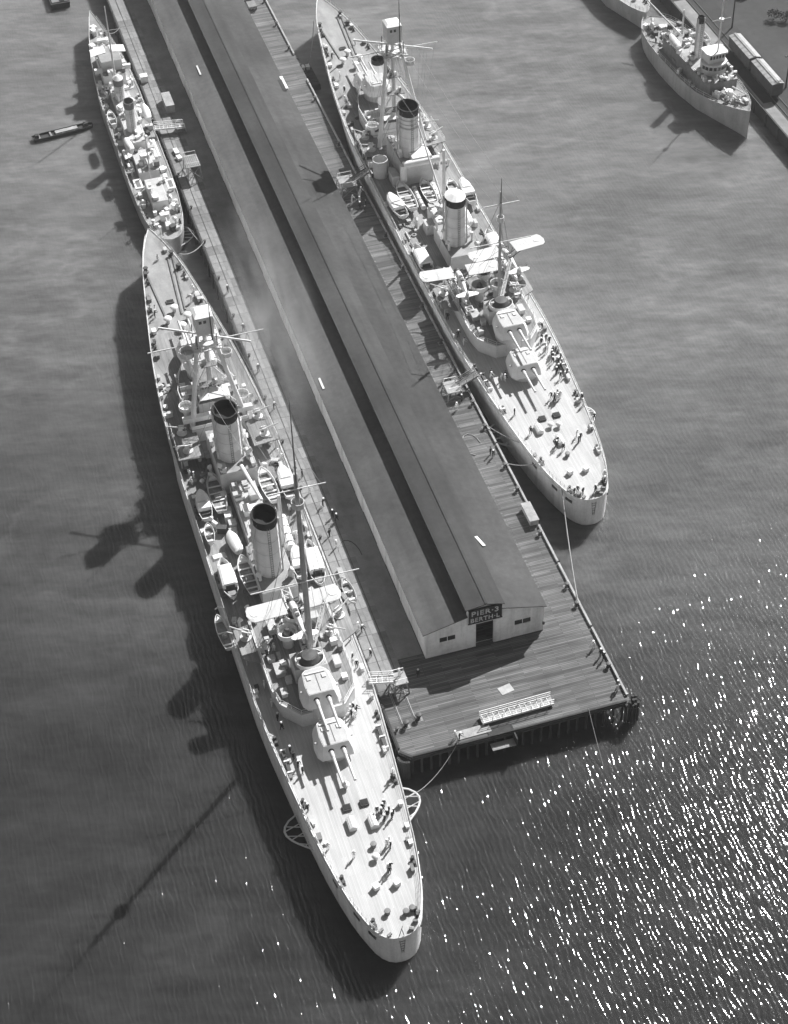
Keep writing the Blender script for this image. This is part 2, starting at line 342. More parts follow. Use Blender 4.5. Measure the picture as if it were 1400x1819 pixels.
def gangway(name, label, p, q, width, mat='white', rails=True, steps=True):
    """a brow with side rails between two points"""
    p = Vector(p); q = Vector(q); L = (q - p).length; a = math.atan2(q.y - p.y, q.x - p.x); pitch = math.asin((q.z - p.z) / L)
    t = thing(name, label, 'gangway', p, 0); t.rotation_euler = (0, -pitch, a)
    MB().box(0, L, -width / 2, width / 2, -.12, 0).build('walkway', 'woodlight' if steps else mat, t)
    for s in (-1, 1):
        y = s * (width / 2 + .06)
        MB().box(0, L, y - .05, y + .05, -.25, .14).build('side_beam', mat, t)
        if rails:
            b = MB(); b.bar((0, y, 1.05), (L, y, 1.05), .09); b.bar((0, y, .6), (L, y, .6), .06)
            for i in range(int(L / 1.6) + 1): b.bar((min(L - .05, .05 + i * 1.6), y, .1), (min(L - .05, .05 + i * 1.6), y, 1.05), .08)
            b.build('handrail', mat, t)
    if steps:
        for i in range(int(L / .9)): MB().box(.3 + i * .9, .42 + i * .9, -width / 2, width / 2, .003, .05).build('cleat', mat, t)
    return t
def tower(name, label, loc, w, d, h, mat='mid', group=None):
    t = thing(name, label, 'staging', loc, 0)
    for x in (-w / 2, w / 2):
        for y in (-d / 2, d / 2): MB().bar((x * 1.25, y * 1.25, 0), (x, y, h), .18).build('leg', mat, t)
    MB().box(-w / 2 - .2, w / 2 + .2, -d / 2 - .2, d / 2 + .2, h, h + .15).build('platform', 'woodlight', t)
    for x in (-w / 2, w / 2):
        MB().bar((x * 1.2, -d / 2 * 1.2, .3), (x, d / 2, h - .2), .1).build('brace', mat, t); MB().bar((x * 1.2, d / 2 * 1.2, .3), (x, -d / 2, h - .2), .1).build('brace', mat, t)
    for y in (-d / 2, d / 2):
        MB().bar((-w / 2 * 1.2, y * 1.2, .3), (w / 2, y, h - .2), .1).build('brace', mat, t); MB().bar((w / 2 * 1.2, y * 1.2, .3), (-w / 2, y, h - .2), .1).build('brace', mat, t)
        MB().bar((-w / 2, y, h + 1.1), (w / 2, y, h + 1.1), .08).build('handrail', 'white', t)
    for x in (-w / 2, w / 2):
        for y in (-d / 2, d / 2): MB().bar((x, y, h + .15), (x, y, h + 1.1), .08).build('post', 'white', t)
    return t
g = gangway('boarding_ramp', 'white boarding ramp with side rails lying on the front of the pier', (59.3, 168.2, PZ + .55), (71.2, 168.5, PZ + .55), 1.5)
for x in (.6, 11.2): MB().box(x - .3, x + .3, -1.0, 1.0, -.55, -.255).build('trestle', 'wooddark', g)

# ------------------------------------------------------------------ transit shed
shed = thing('transit_shed', 'long grey roofed transit shed standing along the middle of the pier', 'shed', (0, 0, 0))
SX0, SX1, SY0, SY1 = 55.1, 75.2, 183.3, 470.0
def ztop(x):
    if x <= 62.1: return 9.9 + (x - 55.1) * (11.62 - 9.9) / 7.0
    if x <= 65.2: return 13.2 + (x - 62.1) * .45 / 3.1
    if x <= 67.9: return 13.65 - (x - 65.2) * .72 / 2.7
    return 11.78 - (x - 67.9) * (11.78 - 9.8) / 7.3
e = .0005
strips = [(55.1, 57.5, []), (57.5, 60.14, [(6.85, 8.06)]), (60.14, 62.1, []), (62.1, 63.6, []), (63.6, 65.2, [(PZ, 9.3)]), (65.2, 66.6, [(PZ, 9.3)]),
          (66.6, 67.9, []), (67.9, 70.2, []), (70.2, 72.95, [(6.62, 7.83)]), (72.95, 75.2, [])]
gb = MB()
for x0, x1, holes in strips:
    z = PZ
    segs = []
    for a, b in holes:
        if a > z: segs.append((z, a, a))
        z = b
    segs.append((z, ztop(x0 + e), ztop(x1 - e)))
    for zb, za, zc in segs:
        gb.rings([[(x0, SY0, zb), (x1, SY0, zb), (x1, SY0, zc), (x0, SY0, za)], [(x0, SY0 + .3, zb), (x1, SY0 + .3, zb), (x1, SY0 + .3, zc), (x0, SY0 + .3, za)]])
gb.build('gable_wall', 'shedwall', shed)
MB().box(SX0, SX0 + .25, SY0 + .302, SY1, PZ, 9.85).build('side_wall', 'shedwall', shed)
MB().box(SX1 - .25, SX1, SY0 + .302, SY1, PZ, 9.7).build('side_wall', 'shedwall', shed)
MB().box(62.1, 62.3, SY0 + .302, SY1, 11.4, 13.15).build('clerestory_wall', 'dark', shed)
MB().box(67.6, 67.85, SY0 + .302, SY1, 11.5, 12.85).build('clerestory_wall', 'dark', shed)
wmesh = MB().box(-.05, 0, -1.4, 1.4, -.5, .5).mesh('window', 'glass')
for i in range(94): link('window', wmesh, shed, (62.099, 185.2 + i * 3.02, 12.45))
def roof(name, pts, mat):
    return MB().rings([[(x, SY0 - .35, z) for x, z in pts] + [(x, SY0 - .35, z + .16) for x, z in reversed(pts)],
                       [(x, SY1, z) for x, z in pts] + [(x, SY1, z + .16) for x, z in reversed(pts)]]).build(name, mat, shed)
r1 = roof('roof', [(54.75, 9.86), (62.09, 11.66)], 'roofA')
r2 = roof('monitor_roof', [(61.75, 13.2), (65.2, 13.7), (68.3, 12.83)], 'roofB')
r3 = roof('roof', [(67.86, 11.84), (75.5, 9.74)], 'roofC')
MB().box(54.62, 54.76, SY0 - .3, SY1, 9.78, 10.0).build('gutter', 'roofA', shed)
MB().bar((65.2, SY0 - .3, 13.9), (65.2, SY1, 13.9), .35, .08).build('ridge_cap', 'roofB', shed)
# gable windows with panes, door reveal, sign
for xa, xb, za, zb in ((57.5, 60.14, 6.85, 8.06), (70.2, 72.95, 6.62, 7.83)):
    wn = MB().box(xa, xb, SY0 + .12, SY0 + .16, za, zb).build('window', 'glass', shed)
    xm = (xa + xb) / 2
    for x0_, x1_, z0_, z1_ in ((xa, xb, za, za + .08), (xa, xb, zb - .08, zb), (xm - .05, xm + .05, za + .082, zb - .082)):
        MB().box(x0_, x1_, SY0 + .06, SY0 + .118, z0_, z1_).build('frame', 'shedwall', wn)
dr = MB().box(63.48, 63.6, SY0 - .05, SY0 - .002, PZ + .01, 9.4).build('door_jamb', 'shedwall', shed)
MB().box(66.6, 66.72, SY0 - .05, SY0 - .002, PZ + .01, 9.4).build('door_jamb', 'shedwall', shed)
MB().box(66.75, 69.6, SY0 - .09, SY0 - .003, PZ + .05, 9.35).build('sliding_door', 'shedwall', shed)
MB().box(61.9, 62.15, SY0 - .06, SY0 - .002, PZ + .01, 11.3).build('pilaster', 'shedwall', shed)
MB().box(75.0, 75.35, SY0 - .2, SY0 - .003, 5.4, 6.1).build('lamp_box', 'dark', shed)
for k in range(5): MB().box(55.12, 75.18, SY0 - .03, SY0 - .003, 4.9 + k * 1.15, 4.93 + k * 1.15).build('board_joint', 'shedwall', shed) if k == 0 else None
for i in range(20):
    y = 192 + i * 13.5
    d = MB().box(SX0 - .09, SX0 - .003, y, y + 5.0, PZ + .05, 8.4).build('sliding_door', 'shedwall', shed)
    MB().box(SX0 - .14, SX0 - .003, y - .6, y + 10.2, 8.45, 8.62).build('door_track', 'mid', shed)
sg = MB().box(62.3, 67.85, SY0 - .36, SY0 - .2, 10.0, 13.0).build('sign_board', 'signboard', shed)
for x0_, x1_, z0_, z1_ in ((62.2, 67.95, 13.002, 13.1), (62.2, 67.95, 9.9, 9.998)): MB().box(x0_, x1_, SY0 - .4, SY0 - .16, z0_, z1_).build('frame', 'signboard', sg)
def lettering(text, x0, x1, z0, z1, y, parent, name='lettering', mat='letter', rot=(PI / 2, 0, 0), bold=.02, space=1.15):
    cu = bpy.data.curves.new('txt', 'FONT'); cu.body = text; cu.size = 1.0; cu.offset = bold; cu.extrude = .03; cu.space_character = space
    to = bpy.data.objects.new('txt', cu); COL.objects.link(to); bpy.context.view_layer.update()
    me = bpy.data.meshes.new_from_object(to.evaluated_get(bpy.context.evaluated_depsgraph_get())); bpy.data.objects.remove(to)
    xs = [v.co.x for v in me.vertices]; ys = [v.co.y for v in me.vertices]
    ax, bx, ay, by = min(xs), max(xs), min(ys), max(ys)
    for v in me.vertices:
        v.co = Vector((x0 + (v.co.x - ax) / (bx - ax) * (x1 - x0), y - v.co.z, z0 + (v.co.y - ay) / (by - ay) * (z1 - z0)))
    me.materials.clear(); me.materials.append(MT[mat]); me.update()
    return link(name, me, parent)
lettering('PIER\u00b73', 62.75, 67.25, 11.65, 12.75, SY0 - .38, sg)
lettering('BERTH\u00b7L', 62.6, 67.45, 10.25, 11.2, SY0 - .38, sg)
# boards left on the roofs
def board(x, y, z, l, w, rz, label, mat='white', tilt=0):
    o = MB().cbox((0, 0, 0), (w, l, .07)).build('roof_board', mat, None, loc=(x, y, z)); o.rotation_euler = (0, tilt, rz)
    tag(o, label, 'board')
board(69.5, 198.6, 11.62, 2.6, .55, .25, 'short white board lying on the right roof slope near the sign', tilt=.27)
board(58.0, 362.0, 10.92, 4.2, .35, 0, 'pale plank lying on the left roof slope opposite the small warship', tilt=-.24)
board(55.6, 247.5, 10.3, 3.2, .4, 0, 'pale plank lying on the left eave opposite the near cruiser bridge', tilt=-.24)
MB().box(74.9, 75.6, 349, 354.5, 10.02, 10.18).build('eave_board', 'white', shed)
ht = MB().box(74.0, 75.0, 348, 353.0, 10.12, 10.3).build('roof_hatch', 'roofB', shed)

# ------------------------------------------------------------------ people
def make_person_mesh(name, pose, cloth):
    """one continuous skinned body ~1.75 m tall"""
    lean = .25 if pose == 'bend' else 0.0
    J = {'pel': (0, 0, .95, .15), 'chest': (0, .3 * lean, 1.28, .17), 'neck': (0, .6 * lean, 1.5, .065), 'head': (0, .7 * lean, 1.6, .1), 'crown': (0, .75 * lean, 1.72, .085)}
    E = [('pel', 'chest'), ('chest', 'neck'), ('neck', 'head'), ('head', 'crown')]
    for s, n in ((-1, 'l'), (1, 'r')):
        st = .22 * s if pose == 'stride' else .05 * s
        J['hip' + n] = (.1 * s, 0, .88, .11); J['kn' + n] = (.12 * s, st * .5 + .03, .5, .075); J['an' + n] = (.13 * s, st, .09, .055); J['toe' + n] = (.14 * s, st + .16, .04, .05)
        J['sh' + n] = (.19 * s, .5 * lean, 1.42, .075)
        if pose == 'akimbo': J['el' + n] = (.42 * s, -.02, 1.2, .05); J['wr' + n] = (.2 * s, .1, 1.02, .04)
        elif pose == 'bend': J['el' + n] = (.26 * s, .4, 1.2, .05); J['wr' + n] = (.2 * s, .62, 1.05, .04)
        else: J['el' + n] = (.27 * s, .02, 1.12, .05); J['wr' + n] = (.28 * s, .1, .86, .04)
        J['ha' + n] = (J['wr' + n][0], J['wr' + n][1] + .05, J['wr' + n][2] - .1, .035)
        E += [('pel', 'hip' + n), ('hip' + n, 'kn' + n), ('kn' + n, 'an' + n), ('an' + n, 'toe' + n), ('chest', 'sh' + n), ('sh' + n, 'el' + n), ('el' + n, 'wr' + n), ('wr' + n, 'ha' + n)]
    keys = list(J); me = bpy.data.meshes.new('tmp')
    me.from_pydata([J[k][:3] for k in keys], [(keys.index(a), keys.index(b)) for a, b in E], []); me.update()
    o = bpy.data.objects.new('tmp', me); COL.objects.link(o)
    o.modifiers.new('s', 'SKIN'); sv = me.skin_vertices[0].data
    for i, k in enumerate(keys): sv[i].radius = (J[k][3], J[k][3]); sv[i].use_root = (k == 'pel')
    ss = o.modifiers.new('u', 'SUBSURF'); ss.levels = 1; ss.render_levels = 1
    bpy.context.view_layer.update()
    out = bpy.data.meshes.new_from_object(o.evaluated_get(bpy.context.evaluated_depsgraph_get())); bpy.data.objects.remove(o)
    out.name = name; out.materials.clear()
    for k in (cloth, 'skin', 'dark'): out.materials.append(MT[k])
    hz = J['wrl'][2] - .02
    for p in out.polygons:
        p.use_smooth = True; c = p.center
        p.material_index = 1 if c.z > 1.5 or (abs(c.x) > .17 and abs(c.z - hz) < .12 and abs(c.x) > .2 and c.z < hz) else (2 if c.z < .1 else 0)
    return out
PM = {(po, cl): make_person_mesh('person', po, cl) for po in ('stand', 'stride', 'akimbo', 'bend') for cl in ('cloth_white', 'cloth_dark')}
HAT = MB().lathe((0, 0, 0), [(.12, 0), (.155, .03), (.16, .09), (.1, .1)], 10).mesh('hat', 'cloth_white', True)
HATD = MB().lathe((0, 0, 0), [(.12, 0), (.14, .04), (.15, .07), (.05, .09)], 10).mesh('hat', 'cloth_dark', True)
def person(x, y, z, label, pose='stand', cloth='cloth_dark', rz=None, group=None, hat=True):
    o = link('person', PM[(pose, cloth)], None, (x, y, z)); s = rnd.uniform(1.0, 1.08); o.scale = (s * 1.05, s * 1.05, s)
    o.rotation_euler = (0, 0, rnd.uniform(0, 6.28) if rz is None else rz)
    tag(o, label, 'person', group)
    h = link('hat', HAT if hat else HATD, o); h.location = (0, (.19 if pose == 'bend' else 0), 1.7)
    return o
def crowd(pts, z, label, group, dark=.6, dx=0, dy=0, ordinal=False):
    for i, (x, y) in enumerate(pts):
        person(x + dx, y + dy, z(y) if callable(z) else z, (ORD[i] + ' ' + label) if ordinal else label, rnd.choice(('stand', 'stride', 'akimbo', 'stand', 'bend')), 'cloth_dark' if rnd.random() < dark else 'cloth_white', None, group, rnd.random() < .8)

# ------------------------------------------------------------------ boats
def boat(kind, bow, stern, z, label, beam=None, group=None, hullmat='white', transom=True, depth=1.15):
    bx, by = bow; sx, sy = stern; L = math.hypot(bx - sx, by - sy); B = beam or L * .27
    t = thing('boat', label, 'boat', ((bx + sx) / 2, (by + sy) / 2, z), math.atan2(by - sy, bx - sx) - PI / 2, group)
    prof = [(-.5, .62 if transom else .06), (-.46, .7 if transom else .42), (-.3, .88), (-.1, 1.0), (.1, 1.0), (.28, .84), (.4, .56), (.47, .26), (.5, .04)]
    def ring(k, zoff, yk=1.0): return [(s * h * B / 2 * k, y * L * yk, zoff) for s, tab in ((1, prof), (-1, prof[::-1])) for y, h in tab]
    def sheer(rg, d): return [(x, y, zz + d * (abs(y) / (L / 2)) ** 2) for x, y, zz in rg]
    MB().rings([ring(.25, 0, .86), sheer(ring(.78, depth * .45, .95), .1), sheer(ring(1, depth), .3), sheer(ring(.93, depth + .002, .985), .3), sheer(ring(.86, depth * .5, .93), .1)], True, False).build('hull', hullmat, t, True)
    MB().rings([ring(.86, depth * .42, .925), ring(.85, depth * .5, .92)]).build('bottom_boards', 'wood', t)
    if kind == 'open':
        n = 5 if L > 8 else 3
        for i in range(n):
            y = (-.34 + .68 * i / (n - 1)) * L; w = interp(prof, y / L) * B * .86
            MB().box(-w / 2, w / 2, y - .16, y + .16, depth * .72, depth * .78).build('thwart', 'white', t)
        MB().cbox((0, -.1 * L, depth * .5), (B * .4, L * .1, .7)).build('engine_box', 'woodlight', t)
        MB().rings([[(x * .8, y, depth * .95) for x, y in ((-B * .35, .32 * L), (B * .35, .32 * L), (0, .47 * L))], [(x * .7, y, depth * 1.1) for x, y in ((-B * .35, .33 * L), (B * .35, .33 * L), (0, .46 * L))]]).build('bow_cover', 'canvas', t)
    elif kind == 'cabin':
        w = B * .9
        MB().rings([[(-w / 2, -.24 * L, depth * .9), (w / 2, -.24 * L, depth * .9), (w / 2 * .9, .27 * L, depth * .95), (-w / 2 * .9, .27 * L, depth * .95)],
                    [(-w / 2, -.24 * L, depth + .75), (w / 2, -.24 * L, depth + .75), (w / 2 * .88, .26 * L, depth + .8), (-w / 2 * .88, .26 * L, depth + .8)],
                    [(-w / 2 * .7, -.23 * L, depth + .95), (w / 2 * .7, -.23 * L, depth + .95), (w / 2 * .6, .24 * L, depth + 1.0), (-w / 2 * .6, .24 * L, depth + 1.0)]]).build('cabin', 'canvas', t)
        MB().cbox((0, -.36 * L, depth * .5), (B * .45, L * .1, .5)).build('engine_box', 'wood', t)
        MB().box(-w * .3, w * .3, -.246 * L, -.2402 * L, depth * .95, depth + .6).build('doorway', 'dark', t)
    elif kind == 'launch':
        w = B * .92
        fw = [(-w / 2, .02 * L), (w / 2, .02 * L), (w / 2 * .9, .25 * L), (w * .2, .42 * L), (0, .46 * L), (-w * .2, .42 * L), (-w / 2 * .9, .25 * L)]
        MB().rings([[(x, y, depth * .92) for x, y in fw], [(x * .97, y, depth + .45) for x, y in fw], [(x * .6, y * .9 + .02 * L, depth + .75) for x, y in fw]]).build('fore_cover', 'canvas', t)
        MB().rings([[(a * w / 2, b * L, depth * .92) for a, b in ((-1, -.2), (1, -.2), (1, 0), (-1, 0))], [(a * w / 2 * .96, b * L, depth + .7) for a, b in ((-1, -.2), (1, -.2), (1, -.01), (-1, -.01))]]).build('canopy', 'canvas', t)
        MB().box(-w * .32, w * .32, -.3 * L, -.215 * L, depth * .5, depth * .9).build('engine_box', 'dark', t)
        MB().box(-w * .42, w * .42, -.47 * L, -.41 * L, depth * .7, depth * .82).build('stern_bench', 'white', t)
    elif kind == 'covered':
        MB().rings([sheer(ring(1.02, depth + .01, .99), .3), sheer(ring(.7, depth + .45, .9), .15), ring(.12, depth + .75, .7)]).build('cover', 'canvas', t, True)
    return t

# ------------------------------------------------------------------ seaplane
def seaplane(loc, rz, span, label, group):
    t = thing('seaplane', label, 'seaplane', loc, rz, group)       # +y = nose, origin under the float
    c = 3.5
    MB().rings([[(s * w * 0.5 + 0, y, zz) for s, zz in ((-1, .0), (1, .0), (1, .75), (-1, .75))] for w, y in ((.25, -3.8), (.85, -2.2), (1.05, .6), (.95, 2.6), (.5, 4.0), (.1, 4.6))]).build('float', 'white', t)
    def ov(y, w, h, zc): return [(w / 2 * math.cos(a), y, zc + h / 2 * math.sin(a)) for a in [i * 2 * PI / 12 for i in range(12)]]
    MB().rings([ov(-5.0, .2, .35, 2.75), ov(-3.2, .6, .8, 2.65), ov(-.8, 1.2, 1.5, 2.9), ov(1.4, 1.3, 1.6, 3.0), ov(2.7, 1.2, 1.3, 2.8)]).build('fuselage', 'white', t, True)
    MB().tube((0, 2.7, 2.8), (0, 3.5, 2.8), .72, .62, 12).build('engine', 'dark', t, True)
    MB().tube((0, 3.5, 2.8), (0, 3.8, 2.8), .2, .08, 8).build('propeller_hub', 'white', t, True)
    MB().bar((-1.35, 3.62, 2.2), (1.35, 3.62, 2.9), .06, .16).build('propeller', 'dark', t)
    def wing(x0, x1, z, dih, yc, ch):
        s = 1 if x1 > x0 else -1; pts = [(x0, yc - ch / 2), (x1 - s * .9, yc - ch / 2), (x1 - s * .3, yc - ch * .36), (x1, yc - ch * .05), (x1 - s * .15, yc + ch * .3), (x1 - s * .6, yc + ch / 2), (x0, yc + ch / 2)]
        zz = lambda x: z + abs(x) * dih
        return MB().rings([[(x, y, zz(x)) for x, y in pts], [(x, y, zz(x) + .05) for x, y in pts], [(x * .998, yc + (y - yc) * .6, zz(x) + .13) for x, y in pts]])
    for s in (-1, 1):
        uw = wing(s * 1.45, s * span / 2, 4.25, .015, 1.2, c).build('wing', 'wing', t)
        for k in range(9):
            xr = s * (1.6 + k * (span / 2 - 2.4) / 8); MB().bar((xr, 1.2 - c * .28, 4.385 + .015 * abs(xr)), (xr, 1.2 + c * .28, 4.385 + .015 * abs(xr)), .05, .03).build('rib', 'ship', uw)
        MB().bar((s * span * .24, 1.2 - c * .3, 4.36 + .015 * span * .24), (s * span * .45, 1.2 - c * .3, 4.36 + .015 * span * .45), .06, .03).build('aileron_gap', 'dark', uw)
        MB().lathe((s * (span / 2 - 1.35), 1.2, 4.41 + .015 * span / 2), [(.68, 0), (.68, .02)], 18).build('roundel', 'white', uw)
        for yy in (.3, 2.0): MB().bar((s * .5, yy * .6 + .4, 2.2), (s * span / 2 * .5, yy, 4.3), .07, .16).build('wing_strut', 'mid', t)
        for yy in (.3, 2.0): MB().bar((s * .45, yy * .6 + .4, .8), (s * span / 2 * .26, yy, 4.25), .06, .12).build('wing_strut', 'mid', t)
        for yy in (.7, 1.8): MB().bar((s * .4, yy, 3.1), (s * .8, yy, 4.3), .06).build('cabane_strut', 'mid', t)
        for yy in (-1.2, 1.6): MB().bar((s * .35, yy, .7), (s * .3, yy, 2.1), .1).build('float_strut', 'mid', t)
        tp = [(s * .1, -5.2), (s * 1.9, -5.0), (s * 2.3, -4.6), (s * 2.0, -4.1), (s * .2, -3.5)]
        MB().rings([[(x, y, 2.85) for x, y in tp], [(x, y, 2.95) for x, y in tp]]).build('tailplane', 'white', t)
    MB().rings([[(-.06, y, zz) for y, zz in ((-5.5, 2.7), (-5.6, 3.9), (-4.9, 4.2), (-4.0, 3.0))], [(.06, y, zz) for y, zz in ((-5.5, 2.7), (-5.6, 3.9), (-4.9, 4.2), (-4.0, 3.0))]]).build('fin', 'white', t)
    for y in (.4, -.6): MB().box(-.3, .3, y - .35, y + .3, 3.5, 3.78).build('cockpit', 'dark', t)
    return t

# ------------------------------------------------------------------ ship hull
def make_hull(root, tab, wk, zd, ys, mat='hull', bottom=-2.0, rim=.16):
    """tab: deck half-breadth by y; wk: waterline factor by y; zd: deck height by y"""
    b = MB(); n = len(ys)
    for y in ys:
        h = interp(tab, y); w_ = h * interp(wk, y); z = zd(y)
        sec = [(h - min(.12, h * .5), z - .25), (h - min(.12, h * .5), z + rim), (h, z + rim), (h * .5 + w_ * .5 if w_ < h else h, z * .45), (w_, 0.0), (w_ * .96, bottom)]
        for s in (-1, 1):
            for x, zz in sec: b.v.append((s * x, y, zz))
    m = 6
    for k in range(n - 1):
        for s in range(2):
            for j in range(m - 1):
                a = k * 2 * m + s * m + j; c = a + 2 * m; b.f.append((a, a + 1, c + 1, c))
    for k in (0, n - 1):
        o = k * 2 * m; b.f.append(tuple(o + j for j in range(1, m)) + tuple(o + m + j for j in range(m - 1, 0, -1)))
    return b.build('hull', mat, root, True)
def make_deck(root, tab, zd, ys, name, mat, inset=.1, dz=0.0):
    b = MB()
    for y in ys:
        h = max(.02, interp(tab, y) - inset); b.v += [(-h, y, zd(y) + dz), (h, y, zd(y) + dz)]
    for k in range(len(ys) - 1): b.f.append((2 * k, 2 * k + 1, 2 * k + 3, 2 * k + 2))
    return b.build(name, mat, root)
def railing(root, pts, h=1.0, step=2.0, r=.035, wires=2, mat='ship_light', name='railing'):
    b = MB()
    for a, c in zip(pts[:-1], pts[1:]):
        a = Vector(a); c = Vector(c); L = (c - a).length; n = max(1, int(L / step))
        for i in range(n + 1):
            p = a.lerp(c, i / n); b.tube(p, p + Vector((0, 0, h)), r * 1.2, r * 1.2, 4)
        for k in range(wires): b.tube(a + Vector((0, 0, h * (k + 1) / wires)), c + Vector((0, 0, h * (k + 1) / wires)), r, r, 4)
    return b.build(name, mat, root)
def mushroom(root, x, y, z, r=.7, h=1.5, mat='white'):
    v = MB().lathe((x, y, z), [(r * .45, 0), (r * .45, h * .75)], 10).build('ventilator', 'ship', root, True)
    MB().lathe((x, y, z + h * .7), [(r * .9, 0), (r, .12), (r * .8, .32), (r * .2, .45)], 12).build('cap', mat, v, True)
def cowl(root, x, y, z, r=.45, h=2.0, a=0):
    v = MB().tube((x, y, z), (x, y, z + h), r * .6, r * .6, 8).build('ventilator', 'ship_light', root, True)
    dx, dy = math.cos(a), math.sin(a)
    MB().tube((x - dx * .2, y - dy * .2, z + h + .1), (x + dx * .55, y + dy * .55, z + h + .3), r * .65, r * 1.1, 10).build('cowl', 'ship_light', v, True)
def bitts(root, x, y, z, rz=0, s=1.0):
    b = MB(); ca, sa = math.cos(rz), math.sin(rz)
    for k in (-.5, .5):
        px, py = x - sa * k * s, y + ca * k * s
        b.lathe((px, py, z), [(.22 * s, 0), (.2 * s, .55 * s), (.28 * s, .62 * s), (.26 * s, .75 * s)], 8)
    b.cbox((x, y, z + .003), (.6 * s, 1.7 * s, .1), rz); b.build('bitts', 'dark', root, True)
def capstan(root, x, y, z, s=1.0, mat='ship_light'):
    MB().lathe((x, y, z), [(.75 * s, 0), (.72 * s, .12), (.42 * s, .3), (.38 * s, .7), (.6 * s, 1.0), (.55 * s, 1.1), (.1, 1.12)], 12).build('capstan', mat, root, True)
def hatch(root, x, y, z, w, d, h=.35, mat='mid', lid=True):
    o = MB().box(x - w / 2, x + w / 2, y - d / 2, y + d / 2, z, z + h).build('hatch', mat, root)
    if lid: MB().box(x - w / 2 + .12, x + w / 2 - .12, y - d / 2 + .12, y + d / 2 - .12, z + h + .002, z + h + .06).build('hatch_cover', 'black', o)
def locker(root, x, y, z, w, d, h, mat='ship_light', rz=0, name='locker'):
    o = MB().cbox((x, y, z), (w, d, h), rz).build(name, mat, root)
    MB().cbox((x, y, z + h + .002), (w + .12, d + .12, .08), rz).build('lid', 'deckgrey' if mat in ('ship', 'ship_light', 'gun') else mat, o); return o
def skylight(root, x, y, z, w, d, h, mat='white'):
    o = MB().rings([[(x + a * w / 2, y + c * d / 2, z) for a, c in ((-1, -1), (1, -1), (1, 1), (-1, 1))], [(x + a * w / 2, y + c * d / 2, z + h * .7) for a, c in ((-1, -1), (1, -1), (1, 1), (-1, 1))],
                    [(x + a * .04, y + c * d / 2, z + h) for a, c in ((-1, -1), (1, -1), (1, 1), (-1, 1))]]).build('skylight', mat, root)
    for s in (-1, 1):
        MB().bar((x + s * w * .33, y - d * .4, z + h * .815), (x + s * w * .33, y + d * .4, z + h * .815), .05, .05).build('bar', mat, o)
def aa_gun(root, x, y, z, a, s=1.0, mat='gun'):
    """open-mount anti-aircraft gun with platform ring, trunnion cheeks, barrel and shield"""
    g = MB().lathe((x, y, z), [(1.0 * s, 0), (1.0 * s, .15), (.5 * s, .2), (.45 * s, .9 * s)], 12).build('gun_mount', 'ship', root, True)
    ca, sa = math.cos(a), math.sin(a)
    b = MB()
    for k in (-.32, .32): b.cbox((x - sa * k * s, y + ca * k * s, z + .8 * s), (1.0 * s, .14, .9 * s), a)
    b.build('trunnion', 'ship_light', g)
    MB().tube((x - ca * .9 * s, y - sa * .9 * s, z + 1.15 * s), (x + ca * 2.7 * s, y + sa * 2.7 * s, z + 1.9 * s), .2 * s, .11 * s, 8).build('barrel', mat, g, True)
    MB().cbox((x - ca * .5 * s, y - sa * .5 * s, z + 1.0 * s), (.5, 1.2 * s, .3), a).build('breech', 'mid', g)
